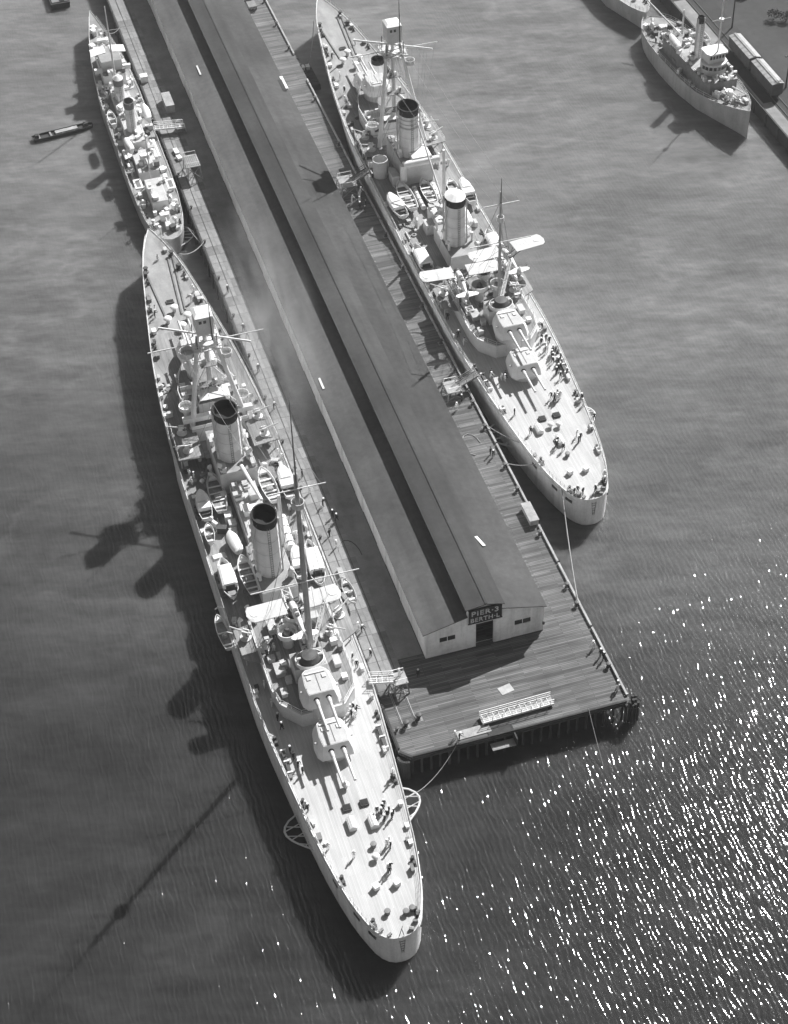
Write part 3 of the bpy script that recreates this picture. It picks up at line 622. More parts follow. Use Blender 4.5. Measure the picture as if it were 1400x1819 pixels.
def turret(root, y, z, f, barrels_up=0.0, x=0.0):
    """twin gunhouse, f=-1 guns aft, +1 guns forward"""
    half = lambda pts: [(a, b) for a, b in pts] + [(-a, b) for a, b in reversed(pts)]
    base = half([(2.45, 3.1), (3.05, 2.2), (3.15, .4), (2.6, -2.6), (1.8, -3.4)])
    mid = half([(2.3, 2.75), (2.8, 1.9), (2.9, .3), (2.45, -2.5), (1.7, -3.25)])
    top = half([(1.95, 2.2), (2.05, 1.7), (2.15, .2), (1.9, -2.3), (1.3, -2.85)])
    R_ = lambda pts, zz: [(x + a * f, y + b * f, z + zz) for a, b in pts]
    MB().lathe((x, y, z - 3.4), [(2.75, 0), (2.75, 3.35)], 24).build('barbette', 'ship', root, True)
    t = MB().rings([R_(base, 0), R_(mid, 1.15), R_(top, 2.35)]).build('turret', 'ship_light', root)
    MB().rings([R_([(a * .97, b * .97) for a, b in top], 2.353), R_([(a * .96, b * .96) for a, b in top], 2.40)]).build('roof_plate', 'deckgrey', t)
    for s in (-1, 1):
        bx = x + s * .95
        bl = MB(); p0 = Vector((bx, y + 2.2 * f, z + 1.3)); 
        up = barrels_up
        bl.tube(p0, p0 + Vector((0, 1.6 * f, .05 + up * .2)), .36, .33, 10); bl.tube(p0 + Vector((0, 1.6 * f, .05 + up * .2)), p0 + Vector((0, 6.6 * f, .15 + up)), .27, .19, 10)
        bl.tube(p0 + Vector((0, 6.55 * f, .15 + up)), p0 + Vector((0, 6.75 * f, .155 + up)), .23, .23, 10)
        bl.build('barrel', 'gun', t, True)
        MB().lathe((0, 0, 0), [(.5, -.04), (.5, .04)], 12).build('gun_port', 'black', t).matrix_local = Matrix.Translation((bx, y + 2.62 * f, z + 1.33)) @ Matrix.Rotation(PI / 2 + f * .35, 4, 'X')
    MB().box(x - 1.6, x + 1.6, y - 1.9 * f - .14, y - 1.9 * f + .14, z + 2.402, z + 2.55).build('rangefinder', 'ship', t)
    MB().bar((x, y - 2.2 * f, z + 2.43), (x, y + 1.8 * f, z + 2.43), .1, .06).build('seam_or_shadow', 'mid', t)  # dark strip drawn for the upper guns' shadow along the turret roof
    for s in (-1, 1): MB().cbox((x + s * 1.2, y - 1.0 * f, z + 2.402), (.6, .8, .14)).build('hatch', 'ship', t)
    MB().tube((x - 2.95, y - .6, z + 1.5), (x - 2.5, y - .6, z + 1.55), .2, .2, 8).build('rangefinder_hood', 'ship', t); MB().tube((x + 2.5, y - .6, z + 1.55), (x + 2.95, y - .6, z + 1.5), .2, .2, 8).build('rangefinder_hood', 'ship', t)
    return t
def funnel(root, x, y, z0, z1, r, cover=False, rings=0, pipes=True, sy=1.2, capmat='black'):
    f = MB().lathe((x, y, z0), [(r * 1.05, 0), (r, .5), (r * .97, z1 - z0 - 1.5)], 28, 1, sy, True, False).build('funnel', 'ship_light', root, True)
    MB().lathe((x, y, z1), [(r * .985, -1.5), (r * 1.0, -1.35), (r * 1.03, -.05), (r * 1.03, .1), (r * .93, .1), (r * .9, -1.6), (.01, -1.7)], 28, 1, sy, False, False).build('cap', capmat, f, True)
    if cover: MB().lathe((x, y, z1 + .11), [(r * 1.02, 0), (r * .75, .25), (r * .35, .6), (.02, .75)], 14, 1, sy).build('cover', 'canvas', f)
    for k in range(rings): MB().lathe((x, y, z1 - 2.4 - k * 1.0), [(r * .985, 0), (r * 1.03, .03), (r * 1.03, .2), (r * .985, .23)], 28, 1, sy, False, False).build('band', 'gun', f, True)
    if pipes:
        for a in (-.5, .35, 3.4, 2.7):
            px, py = x + math.cos(a) * r * 1.1, y + math.sin(a) * r * 1.1 * sy
            MB().tube((px, py, z0), (px, py, z1 - .2), .16, .14, 7).build('steam_pipe', 'gun', f, True)
    ld = MB()
    for s in (-.2, .2): ld.bar((x + s, y - r * sy * 1.04, z0 + .2), (x + s, y - r * sy * 1.04, z1 - 1.0), .06)
    for k in range(int((z1 - z0 - 1.4) / .5)): ld.bar((x - .2, y - r * sy * 1.04, z0 + .4 + k * .5), (x + .2, y - r * sy * 1.04, z0 + .4 + k * .5), .05)
    ld.build('ladder', 'mid', f)
    for k in range(4): MB().tube((x + r * math.cos(.8 + 1.5 * k), y + r * sy * math.sin(.8 + 1.5 * k), z1 - .4), (x + 3.1 * r * math.cos(.8 + 1.5 * k), y + 2.6 * r * sy * math.sin(.8 + 1.5 * k), z0 + .3), .03, .03, 4).build('guy', 'mid', f)
    for k in range(3): MB().lathe((x, y, z0 + (z1 - z0) * (.2 + .22 * k)), [(r * 1.0, 0), (r * 1.015, .06), (r * 1.0, .12)], 28, 1, sy, False, False).build('seam_or_shadow', 'ship', f)
    return f
def lattice(root, name, p, q, w, h, mat, nseg=8, r=.07):
    """square lattice girder between two points"""
    p = Vector(p); q = Vector(q); d = (q - p).normalized(); up = Vector((0, 0, 1)) if abs(d.z) < .95 else Vector((0, 1, 0))
    a = d.cross(up).normalized() * w / 2; b_ = a.cross(d).normalized() * h / 2; c = [-a - b_, a - b_, a + b_, -a + b_]; m = MB()
    for k in c: m.bar(p + k, q + k, r * 2)
    for i in range(nseg):
        s = p.lerp(q, i / nseg); e_ = p.lerp(q, (i + 1) / nseg)
        for j in range(4): m.bar(s + c[j], e_ + c[(j + 1) % 4], r * 1.2)
        for j in range(4): m.bar(s + c[j], s + c[(j + 1) % 4], r * 1.2)
    return m.build(name, mat, root)

# ------------------------------------------------------------------ heavy cruisers
HB = [(2.0, .3), (2.12, 1.1), (2.5, 2.0), (3.3, 2.85), (4.5, 3.6), (6, 4.15), (8, 4.8), (10, 5.35), (14, 6.15), (18, 6.75), (25, 7.55), (34, 8.35), (42, 9.0), (50, 9.4), (65, 9.5), (110, 9.4),
      (121, 8.95), (128, 8.45), (133, 8.0), (138, 7.45), (143, 6.8), (149, 6.0), (154, 5.3), (161, 4.25), (167, 3.0), (171, 1.85), (174, .8), (175.6, .15)]
WK = [(2, .93), (8, .97), (20, 1.0), (108, 1.0), (125, .87), (140, .68), (155, .5), (170, .28), (175.6, .2)]
def cruiser(label, X0, Y0, ym, cfg):
    root = thing('heavy_cruiser', label, 'warship', (X0, Y0, 0))
    tab = [(ym(y), h) for y, h in HB]; wk = [(ym(y), k) for y, k in WK]
    zdn = lambda y: 6.0 + (3.2 * ((y - 60) / 115.6) ** 1.3 if y > 60 else 0)
    inv = [(ym(y), y) for y in (0, 40, 60, 72, 85, 98, 110, 130, 150, 176)]
    zd = lambda Y: zdn(interp(inv, Y))
    ys = [ym(y) for y in [2.0, 2.06, 2.12, 2.3, 2.5, 2.9, 3.3, 3.9, 4.5, 5.2, 6, 7, 8, 9, 10, 12, 14, 16, 18, 21, 25, 29, 34, 38, 42, 46, 50, 58, 65, 75, 85, 95, 105, 110, 115, 121, 125, 128, 133, 138, 143, 149, 154, 158, 161, 164, 167, 169, 171, 172.5, 174, 175, 175.6]]
    make_hull(root, tab, wk, zd, ys)
    c1, c2 = ym(62), ym(cfg['steel'])
    make_deck(root, tab, zd, [y for y in ys if y <= c1] + [c1], 'quarterdeck', 'teak')
    make_deck(root, tab, zd, [c1] + [y for y in ys if c1 < y < c2] + [c2], 'main_deck', 'teak_mid')
    make_deck(root, tab, zd, [c2] + [y for y in ys if y > c2], 'forecastle_deck', 'steeldeck')
    Z = zdn
    P = lambda x, y, dz=0.0: (x, ym(y), Z(y) + dz)
    # edge rails
    for s in (-1, 1):
        pts = [(s * (interp(tab, y) - .12), y, zd(y) + .15) for y in ys if ym(3.3) <= y <= ym(172.6)]
        railing(root, pts, 1.0, 2.2, .03, 3)
        MB().path([(s * (interp(tab, y) + .03), y, zd(y) - .55) for y in ys if y >= ym(3.3)], .07, 4).build('rubbing_strake', 'ship', root)
    # after shelter deck
    sp = [(-3.4, 42.6), (3.4, 42.6), (5.9, 45.6), (6.5, 49), (6.5, 64), (-6.5, 64), (-6.5, 49), (-5.9, 45.6)]
    sp = [(x, ym(y)) for x, y in sp]
    MB().prism(sp, 5.9, 8.8).build('deckhouse', 'ship', root)
    MB().prism([(x * 1.015, y) for x, y in sp], 8.803, 8.95).build('shelter_deck', 'teak_mid', root)
    railing(root, [(x * .99, y, 8.95) for x, y in sp + sp[:1]], 1.0, 1.6, .04, 2)
    for a, b in zip(sp + sp[:1], (sp + sp[:1])[1:]): MB().bar((a[0], a[1], 8.99), (b[0], b[1], 8.99), .3, .1).build('deck_edge', 'gun', root)
    # turrets
    turret(root, ym(37.2), 7.3, -1); turret(root, ym(44.8), 10.6, -1)
    fd = Z(132)
    turret(root, ym(cfg['A']), fd + 1.3, 1); turret(root, ym(cfg['B']), fd + 4.2, 1)
    # after control and tubs
    b = MB(); y0 = ym(48.8)
    b.box(-2.6, 2.6, y0, y0 + 3.6, 8.96, 12.0); b.build('after_control', 'ship', root); MB().box(-2.5, 2.5, y0 + .1, y0 + 3.5, 12.001, 12.03).build('house_top', 'steeldeck', root)
    MB().lathe((.1, y0 + 1.2, 12.035), [(2.3, 0), (2.3, .8), (2.2, .8), (2.2, .05)], 24, 1, .8, True, False).build('director_tub', 'ship_light', root, True)
    MB().lathe((.1, y0 + 1.2, 12.1), [(1.7, 0), (1.75, .9), (1.2, 1.5), (.1, 1.6)], 14).build('director', 'dark', root, True)
    MB().tube((-1.9, y0 + 1.2, 13.2), (2.1, y0 + 1.2, 13.2), .22, .22, 8).build('rangefinder', 'ship_light', root, True)
    for x, y, r, z in ((1.9, 56.8, 1.5, 11.2), (-1.7, 57.0, 1.6, 11.5), (0.1, 59.6, 1.4, 12.2)):
        MB().lathe((x, ym(y), 8.96), [(.9, 0), (.9, z - 8.96)], 12).build('pedestal', 'ship', root, True)
        MB().lathe((x, ym(y), z), [(r, 0), (r, .95), (r - .12, .95), (r - .12, .06)], 18, 1, 1, True, False).build('gun_tub', 'ship_light', root, True)
        MB().lathe((x, ym(y), z + .1), [(.6, 0), (.55, .8), (.3, 1.2)], 10).build('searchlight', 'dark', root, True)
    # main mast
    mx, my, mt = 1.2, ym(54), cfg['mast']
    ms = MB(); ms.tube((mx, my, 8.96), (mx, my, mt), cfg['mast_r'], cfg['mast_r'] * .6, 10); mast = ms.build('main_mast', 'mast', root, True)
    MB().tube((mx, my - .3, mt - 2.5), (mx, my - .3, mt + cfg['topmast']), .16, .06, 6).build('topmast', 'mid', mast)
    MB().lathe((mx, my, mt - 6.5), [(cfg['top_r'], 0), (cfg['top_r'], 1.0), (cfg['top_r'] - .1, 1.0), (cfg['top_r'] - .1, .2)], 14, 1, 1, True, False).build('lookout_platform', 'ship', mast, True)
    for zz, L in cfg['yards']:
        MB().tube((mx - L / 2, my - .4, zz), (mx + L / 2, my - .4, zz), .11, .09, 6).build('yard', 'white', mast)
    for s in (-1, 1): MB().path([(mx, my, mt - 2), (mx + s * 5.5, my + 7, 9.2)], .035, 4).build('stay', 'dark', mast)
    lattice(root, 'crane_boom', (mx + .3, my - .7, 11.5), (mx + 4.2, my + 5.5, 14.8), .5, .5, 'ship_light', 8, .05)
    # anti-aircraft platforms and guns
    for s in (-1, 1):
        pl = [(s * 6.6, ym(55)), (s * 9.2, ym(56.5)), (s * 9.3, ym(63)), (s * 6.6, ym(63.5))]
        MB().prism(pl, 8.6, 8.8).build('gun_platform', 'teak_mid', root)
        for k in range(3): MB().tube((s * 8.6, ym(57.5 + k * 2.5), 6.0), (s * 8.6, ym(57.5 + k * 2.5), 8.6), .12, .12, 6).build('stanchion', 'ship', root)
        aa_gun(root, s * 7.7, ym(60.8), 8.82, PI / 2 - s * 1.0 + PI * 0, 1.0); aa_gun(root, s * 5.5, ym(57.4), 8.97, -PI / 2 + s * .9, .95)
        pl2 = [(s * 4.5, ym(104)), (s * 9.1, ym(104.5)), (s * 8.8, ym(114)), (s * 4.5, ym(114.5))]
        MB().prism(pl2, Z(108) + 2.3, Z(108) + 2.5).build('gun_platform', 'teak_mid', root)
        railing(root, [(s * 9.0, ym(104.8), Z(108) + 2.5), (s * 8.7, ym(113.8), Z(108) + 2.5)], .9, 1.5, .04, 2)
        for yy in (106.5, 111.5):
            aa_gun(root, s * 7.0, ym(yy), Z(108) + 2.52, (0 if s > 0 else PI) + rnd.uniform(-.6, .6), .95)
        for k in range(4): MB().tube((s * 8.6, ym(105.2 + k * 2.7), Z(106)), (s * 8.6, ym(105.2 + k * 2.7), Z(106) + 2.3), .12, .12, 6).build('stanchion', 'ship', root)
    # catapults
    for cx, ya, yb in cfg['catapults']:
        MB().lathe((cx, ym((ya + yb) / 2), Z(64)), [(1.3, 0), (1.1, 3.2)], 14).build('catapult_tower', 'ship', root, True)
        lattice(root, 'catapult', (cx, ym(ya), Z(64) + 3.7), (cx, ym(yb), Z(64) + 3.7), 1.3, .9, 'ship', 10, .08)
    # funnels and their houses
    f2, f1 = cfg['f2'], cfg['f1']
    MB().box(-3.0, 3.0, f2 - 5.5, f2 + 6.0, Z(72) - .2, 9.6).build('deckhouse', 'ship', root)
    MB().box(-3.3, 3.3, f1 - 5.0, f1 + 7.0, Z(98) - .2, 11.4).build('deckhouse', 'ship', root)
    m0, m1 = cfg['mid']
    MB().box(-2.1, 2.4, m0, m1, Z(88) - .2, 9.2).build('deckhouse', 'ship_light', root)
    MB().box(-2.95, 2.95, f2 - 5.45, f2 + 5.95, 9.603, 9.64).build('house_top', 'steeldeck', root); MB().box(-3.25, 3.25, f1 - 4.95, f1 + 6.95, 11.403, 11.44).build('house_top', 'steeldeck', root)
    MB().box(-2.05, 2.35, m0 + .05, m1 - .05, 9.203, 9.23).build('house_top', 'deckgrey', root)
    funnel(root, -.4, f2, 9.5, cfg['f2z'], 2.05, cfg['cover'], 0, True)
    funnel(root, -.4, f1, 11.3, cfg['f1z'], 2.15, False, cfg['rings'], True)
    # clutter on the houses amidships: boxes, vents, canvas-covered gear
    for i in range(16):
        y = m0 + .8 + rnd.random() * (m1 - m0 - 1.6); x = rnd.uniform(-1.7, 1.9)
        locker(root, x, y, 9.203, rnd.uniform(.7, 1.6), rnd.uniform(.8, 2.0), rnd.uniform(.5, 1.3), rnd.choice(('ship_light', 'white', 'ship', 'gun', 'canvas')))
    for i in range(8):
        cowl(root, rnd.choice((-1, 1)) * rnd.uniform(2.2, 2.9), f1 + rnd.uniform(-4.5, 6), 11.4, .45, rnd.uniform(1.2, 2.2), rnd.uniform(0, 6)); cowl(root, rnd.choice((-1, 1)) * rnd.uniform(2.3, 2.8), f2 + rnd.uniform(-5, 5.5), 9.6, .45, rnd.uniform(1, 2.0), rnd.uniform(0, 6))
    for i in range(10):
        locker(root, rnd.choice((-1, 1)) * rnd.uniform(2.4, 2.9), f1 + rnd.uniform(-4.6, 6), 11.403, .7, rnd.uniform(.8, 1.8), rnd.uniform(.5, 1.2), rnd.choice(('ship_light', 'ship', 'white')))
    # platform across before the fore funnel
    MB().box(-6.4, 6.4, ym(112.2), ym(113.2), Z(112) + 3.6, Z(112) + 4.6).build('signal_platform', 'ship_light', root)
    # forward superstructure and bridge
    fp = [(-5.2, 111), (5.2, 111), (5.4, 122), (4.2, 127), (2.6, 130.4), (-2.6, 130.4), (-4.2, 127), (-5.4, 122)]
    fp = [(x, ym(y + cfg['B'] - 126.5)) if y > 112 else (x, ym(y)) for x, y in fp]
    zs = Z(120)
    MB().prism(fp, zs - .4, zs + 2.6).build('deckhouse', 'ship', root)
    MB().prism([(x * 1.02, y) for x, y in fp], zs + 2.603, zs + 2.72).build('shelter_deck', 'teak_mid', root)
    bb = MB()
    for a, c in zip(fp, fp[1:] + fp[:1]): bb.bar((a[0], a[1], zs + 3.1), (c[0], c[1], zs + 3.1), .1, .75)
    bb.build('bulwark', 'ship_light', root)
    by = ym(cfg['bridge'])
    MB().box(-2.9, 2.9, by - 3.4, by + 3.2, zs + 2.73, zs + 5.0).build('bridge', 'ship', root); MB().box(-2.8, 2.8, by - 3.3, by - .85, zs + 5.003, zs + 5.03).build('bridge_deck', 'steeldeck', root)
    br = MB().prism([(-2.0, by - .8), (2.0, by - .8), (2.5, by + 1.6), (1.7, by + 3.4), (-1.7, by + 3.4), (-2.5, by + 1.6)], zs + 5.003, zs + 7.2).build('pilot_house', 'ship', root)
    MB().prism([(-2.2, by - 1.0), (2.2, by - 1.0), (2.7, by + 1.6), (1.9, by + 3.6), (-1.9, by + 3.6), (-2.7, by + 1.6)], zs + 7.203, zs + 7.35).build('roof', 'mid', br)
    MB().rings([[(-2.6, by - 3.4, zs + 5.7), (3.0, by - 3.5, zs + 5.7), (3.0, by - 1.05, zs + 6.1), (-2.6, by - 1.05, zs + 6.1)], [(-2.6, by - 3.4, zs + 5.78), (3.0, by - 3.5, zs + 5.78), (3.0, by - 1.05, zs + 6.18), (-2.6, by - 1.05, zs + 6.18)]]).build('awning', 'canvas', root)
    for s in (-1, 1):
        MB().box(s * 2.9, s * 5.2, by + .2, by + 1.8, zs + 4.6, zs + 4.8).build('bridge_wing', 'ship', root)
        MB().box(s * 2.9, s * 5.2, by + 1.7, by + 1.78, zs + 4.802, zs + 5.6).build('wing_screen', 'ship_light', root)
        MB().lathe((s * 5.2, by - 3.0, zs + 2.73), [(.5, 0), (.5, 1.6), (1.3, 1.7), (1.3, 2.5), (1.2, 2.5), (1.2, 1.8)], 14, 1, 1, True, False).build('lookout_tub', 'ship_light', root, True)
        for k in range(3): MB().box(s * (.35 + k * .55) - .17, s * (.35 + k * .55) + .17, by - .84, by - .803, zs + 6.2, zs + 6.9).build('window', 'glass', br)
        locker(root, s * 4.3, by + 4, zs + 2.73, .9, 1.8, 1.0, 'ship_light'); cowl(root, s * 3.9, by - 4.3, zs + 2.73, .5, 2.0, PI / 2)
        mushroom(root, s * 4.4, by + 1, zs + 2.73, .55, 1.2)
    # tripod foremast
    ft, tz = ym(cfg['tripod']), cfg['tripod_z']
    tri = MB().tube((.1, ft, zs + 2), (.1, ft, tz), .5, .42, 10).build('tripod_mast', 'ship', root, True)
    for s in (-1, 1): MB().tube((s * 5.4, ft - 6.0, zs), (s * 1.3, ft - .9, tz - .6), .5, .36, 10).build('leg', 'ship_light', tri, True)
    MB().box(-2.5, 2.7, ft - 2.9, ft + 2.6, tz - 2.8, tz - 2.6).build('lower_platform', 'ship', tri)
    for x in (-1.7, 1.9):
        for y in (-1.9, 1.9): MB().bar((x, ft + y, tz - 2.6), (x, ft + y, tz + .02), .16).build('post', 'dark', tri)
    railing(tri, [(-2.4, ft - 2.8, tz - 2.6), (2.6, ft - 2.8, tz - 2.6), (2.6, ft + 2.5, tz - 2.6), (-2.4, ft + 2.5, tz - 2.6), (-2.4, ft - 2.8, tz - 2.6)], 1.0, 1.2, .05, 2)
    top = MB().rings([[(-1.4, ft - 1.9, tz), (1.6, ft - 1.9, tz), (1.6, ft + 1.6, tz), (-1.4, ft + 1.6, tz)], [(-1.5, ft - 1.9, tz + 3.8), (1.7, ft - 1.9, tz + 3.8), (1.7, ft + 1.6, tz + 3.8), (-1.5, ft + 1.6, tz + 3.8)]]).build('foretop', 'ship', tri)
    MB().rings([[(-1.55, ft - 1.7, tz + 3.803), (1.75, ft - 1.4, tz + 3.803), (1.75, ft + 1.7, tz + 3.803), (-1.55, ft + 1.7, tz + 3.803)], [(-1.0, ft - .8, tz + 4.15), (1.3, ft - .7, tz + 4.15), (1.3, ft + 1.2, tz + 4.15), (-1.0, ft + 1.2, tz + 4.15)]]).build('roof', 'canvas', top)
    MB().box(1.0, 1.5, ft - 2.02, ft - 1.903, tz + .3, tz + 4.0).build('rib', 'ship_light', top)
    for k in (-.9, -.1): MB().box(k, k + .5, ft - 1.95, ft - 1.903, tz + 2.6, tz + 3.2).build('window', 'dark', top)
    MB().tube((1.1, ft - 2.25, tz - 1), (1.1, ft - 2.25, tz + cfg['pole']), .14, .05, 6).build('topmast', 'dark', tri)
    MB().tube((-cfg['fyard'], ft - 1.5, tz - 1.6), (cfg['fyard'], ft - 1.5, tz - 1.6), .12, .09, 6).build('yard', 'ship_light', tri)
    MB().tube((-7.2, ft + 4.4, tz - 1.2), (7.4, ft - 4.6, tz - 1.2), .2, .2, 6).build('outrigger', 'white', tri)
    MB().lathe((-3.4, ft - .5, tz - 4.6), [(1.4, 0), (1.4, 1.0), (1.3, 1.0), (1.3, .1)], 12, 1, 1, True, False).build('searchlight_tub', cfg['tubm'], tri, True)
    MB().lathe((3.3, ft - 1.6, tz - 5.4), [(1.1, 0), (1.1, .9), (1.0, .9), (1.0, .1)], 12, 1, 1, True, False).build('searchlight_tub', 'ship', tri, True)
    for s in (-1, 1): MB().bar((s * 1.0, ft - .6, tz - 4.3), (s * 2.9, ft - .8, tz - 4.5), .2).build('bracket', 'ship', tri)
    for k in range(3):
        zz = zs + 8.5 + k * 3.6; kk = (zz - zs) / (tz - zs); hw = 5.2 * (1 - kk) * .75
        MB().box(-hw, hw, ft - 6 * (1 - kk) + .6, ft - 6 * (1 - kk) + 2.2, zz, zz + .15).build('mast_platform', 'mid', tri)
        railing(tri, [(-hw, ft - 6 * (1 - kk) + .65, zz + .15), (hw, ft - 6 * (1 - kk) + .65, zz + .15)], .9, .9, .04, 2, 'ship')
        for q_ in range(3): MB().cbox((rnd.uniform(-hw, hw) * .8, ft - 6 * (1 - kk) + 1.5, zz + .153), (.5, .5, rnd.uniform(.5, 1.1))).build('instrument', rnd.choice(('dark', 'ship', 'white')), tri)
    for s in (-1, 1):
        for k in range(3): MB().bar((s * (4.4 - k * 1.1), ft - 5 + k * 1.2, zs + 5 + k * 4.6), (.1, ft, zs + 7.4 + k * 4.6), .1).build('brace', 'ship', tri)
    # forecastle gear
    for x, y in ((-3.4, 162), (2.6, 165.6), (3.2, 161)): capstan(root, x, ym(y), Z(y), .9, 'dark')
    for (xa, ya), (xb, yb) in (((-3.4, 161), (-2.6, 147)), ((1.7, 164.5), (.6, 147)), ((2.7, 165), (1.5, 148))):
        MB().bar(P(xa, ya, .12), P(xb, yb, .12), .32, .22).build('anchor_chain', 'mid', root)
    for x, y in ((-.6, 148.2), (-2.5, 145.2), (1.4, 145.2), (-.2, 142.6)): mushroom(root, x, ym(y), Z(y), .85, 1.5)
    hatch(root, -.8, ym(151.3), Z(151), 1.5, 1.0, .3, 'mid')
    for s in (-1, 1):
        for y in (139, 150, 158.5): bitts(root, s * (interp(HB, y) - .9), ym(y), Z(y))
        for y in (137, 144, 152): locker(root, s * (interp(HB, y) - 1.0), ym(y) + rnd.uniform(-1, 1), Z(y), .7, 1.1, .7, rnd.choice(('ship', 'mid', 'white')))
    MB().path([P(-6.6, 142.2, .1), P(-4.5, 144, .1), P(-2.2, 145.4, .1)], .08, 5).build('hose', 'dark', root)
    # quarterdeck gear
    for x, y in cfg['skylights']: skylight(root, x, ym(y), 6.0, 1.15, 2.2, 1.0)
    for x, y in cfg['hatches']: hatch(root, x, ym(y), 6.0, 1.25, 1.15, .4, 'dark')
    for x, y in cfg['caps']: locker(root, x, ym(y), 6.0, .85, .85, .8, 'white', .3, 'ventilator_box')
    for x, y in cfg['vents']: mushroom(root, x, ym(y), 6.0, .62, .9)
    for x, y in cfg['bollards']: MB().lathe((x, ym(y), 6.0), [(.4, 0), (.36, .6), (.5, .66), (.45, .8), (.1, .83)], 10).build('warping_head', 'mid', root, True)
    for s in (-1, 1):
        for y in (5.2, 13.5, 28.3, 41): bitts(root, s * (interp(HB, y) - .75), ym(y), 6.0)
        wy = 36.5
        MB().bar((s * (interp(HB, wy) - 1.0), ym(wy - 2.0), 6.35), (s * (interp(HB, wy) - .95), ym(wy + 2.0), 6.35), .55, .5).build('hose_reel', 'dark', root)
        for k in (-2.2, 0, 2.2): MB().cbox((s * (interp(HB, wy) - 1.0), ym(wy + k), 6.0), (.9, .25, .75)).build('reel_stand', 'ship_light', root)
        # stern propeller guards
        y1, y2 = ym(30.2), ym(23.2); arc = []
        for i in range(9):
            t_ = i / 8; yy = y1 + (y2 - y1) * t_; bulge = math.sin(PI * min(1, t_ * 1.0) ** .8) * 2.9
            arc.append((s * (interp(tab, yy) - .1 + bulge), yy, 1.6))
        pg = MB().path(arc, .16, 6).build('propeller_guard', 'gun', root, True)
        for i in (1, 2, 3, 4, 5, 6, 7):
            p = arc[i]; q0 = p[1] + (.9 if i % 2 else -.9)
            MB().tube(p, (s * (interp(tab, q0) - .2), q0, 1.6), .09, .09, 5).build('spoke', 'gun', pg)
    for y, k in ((4.6, 1), (8.2, 1), (14.5, 1), (4.6, -1)):      # dark mooring ports in the stern plating
        yy = ym(y); h0 = interp(tab, yy - .5); h1 = interp(tab, yy + .5); aa = math.atan2(1.0, (h1 - h0)) 
        MB().cbox((-k * (interp(tab, yy) + .0), yy, 4.3), (.14, 1.5, .55), k * (PI / 2 - aa)).build('mooring_port', 'dark', root)
    ss = MB()
    for x in (-.35, .35): ss.tube((x, ym(2.3), 6.1), (0, ym(2.1), 8.2), .06, .05, 5)
    ss.tube((0, ym(2.1), 8.0), (0, ym(1.6), 9.6), .05, .03, 5); ss.build('ensign_staff', 'dark', root)
    for k in (-.4, .4): MB().bar((k, ym(1.96), 5.4), (k * .35, ym(1.93), 2.4), .07, .07).build('stern_ladder', 'mid', root)
    for k in range(5): MB().bar((-.4 + k * .06, ym(1.95), 5.2 - k * .6), (.4 - k * .06, ym(1.95), 5.2 - k * .6), .07).build('rung', 'mid', root)
    for k in range(3):  # stern fairleads
        for s in (-1, 1): MB().cbox((s * (1.6 + k * .9), ym(2.8 + k * .9 + k * k * .15), 6.16), (.7, .35, .35), -s * .5).build('fairlead', 'mid', root)
    # small fittings scattered along both waterways
    for i in range(46):
        y = rnd.uniform(12, 168); s = rnd.choice((-1, 1)); xx = s * (interp(HB, y) - rnd.uniform(.5, 1.2))
        if 55 < y < 64 or 103 < y < 115: continue
        locker(root, xx, ym(y), Z(y), rnd.uniform(.35, .7), rnd.uniform(.4, 1.2), rnd.uniform(.3, .9), rnd.choice(('ship_light', 'ship', 'mid', 'white', 'dark')))
    # shelter-deck clutter aft
    for x, y, w_, d_, h_, m_ in ((-4.4, 52, 1.5, 2.4, .9, 'greycanvas'), (-3.6, 49.5, .9, .9, 1.0, 'ship_light'), (4.6, 51, 1.0, 2.0, .8, 'ship'), (4.9, 47.6, .8, .9, .7, 'white'), (-4.9, 47.3, .9, 1.3, .8, 'ship_light'), (5.2, 55, 1.0, .8, 1.1, 'white'), (-5.1, 54.6, 1.1, .9, .9, 'ship'), (3.5, 60.6, 1.4, 1.4, 1.6, 'ship_light'), (-3.4, 61, 1.2, 2.2, 1.2, 'ship')):
        locker(root, x, ym(y), 8.953, w_, d_, h_, m_)
    for i in range(14):
        locker(root, rnd.uniform(-6, 6), ym(rnd.uniform(52.5, 63.4)), 8.953, rnd.uniform(.3, .9), rnd.uniform(.3, 1.2), rnd.uniform(.3, 1.3), rnd.choice(('ship_light', 'ship', 'mid', 'white', 'dark')))
    for i in range(26):
        locker(root, rnd.choice((-1, 1)) * rnd.uniform(3.4, 8.2), ym(rnd.uniform(103, 129)), Z(116) + -.05, rnd.uniform(.4, 1.0), rnd.uniform(.4, 1.5), rnd.uniform(.5, 1.3), rnd.choice(('ship_light', 'ship', 'mid', 'white', 'dark')))
    # boat chocks
    for x, y in cfg['chocks']:
        MB().cbox((x, ym(y), Z(y) - .02), (2.2, .25, .62)).build('boat_chock', 'mid', root)
    # signal halyards, aerials
    wires = MB()
    for x in (-3.5, -1.2, 1.4, 3.6):
        wires.path(catenary((mx + x, my - .4, cfg['yards'][0][0]), (x * 1.3, ft - 1.6, tz - 1.6), 1.5, 6), .03, 3)
    for s in (-1, 1):
        wires.path([(s * cfg['fyard'] * .95, ft - 1.5, tz - 1.6), (s * 5.2, ft - 3, zs + 4)], .02, 3); wires.path([(s * cfg['fyard'] * .7, ft - 1.5, tz - 1.6), (s * 4.4, ft - 3, zs + 4)], .02, 3)
    for k in range(8):
        a_ = (k + .5) / 8 * 6.28; wires.path([(.1 + .6 * math.cos(a_), ft, tz - 3), (5.5 * math.cos(a_), ft + 9 * math.sin(a_) - 1, zs + 2.8)], .025, 3)
        wires.path([(mx, my, mt - 7 - (k % 3) * 3), (6.2 * math.cos(a_), my + 8 * math.sin(a_) + 3, 9.1)], .03, 3)
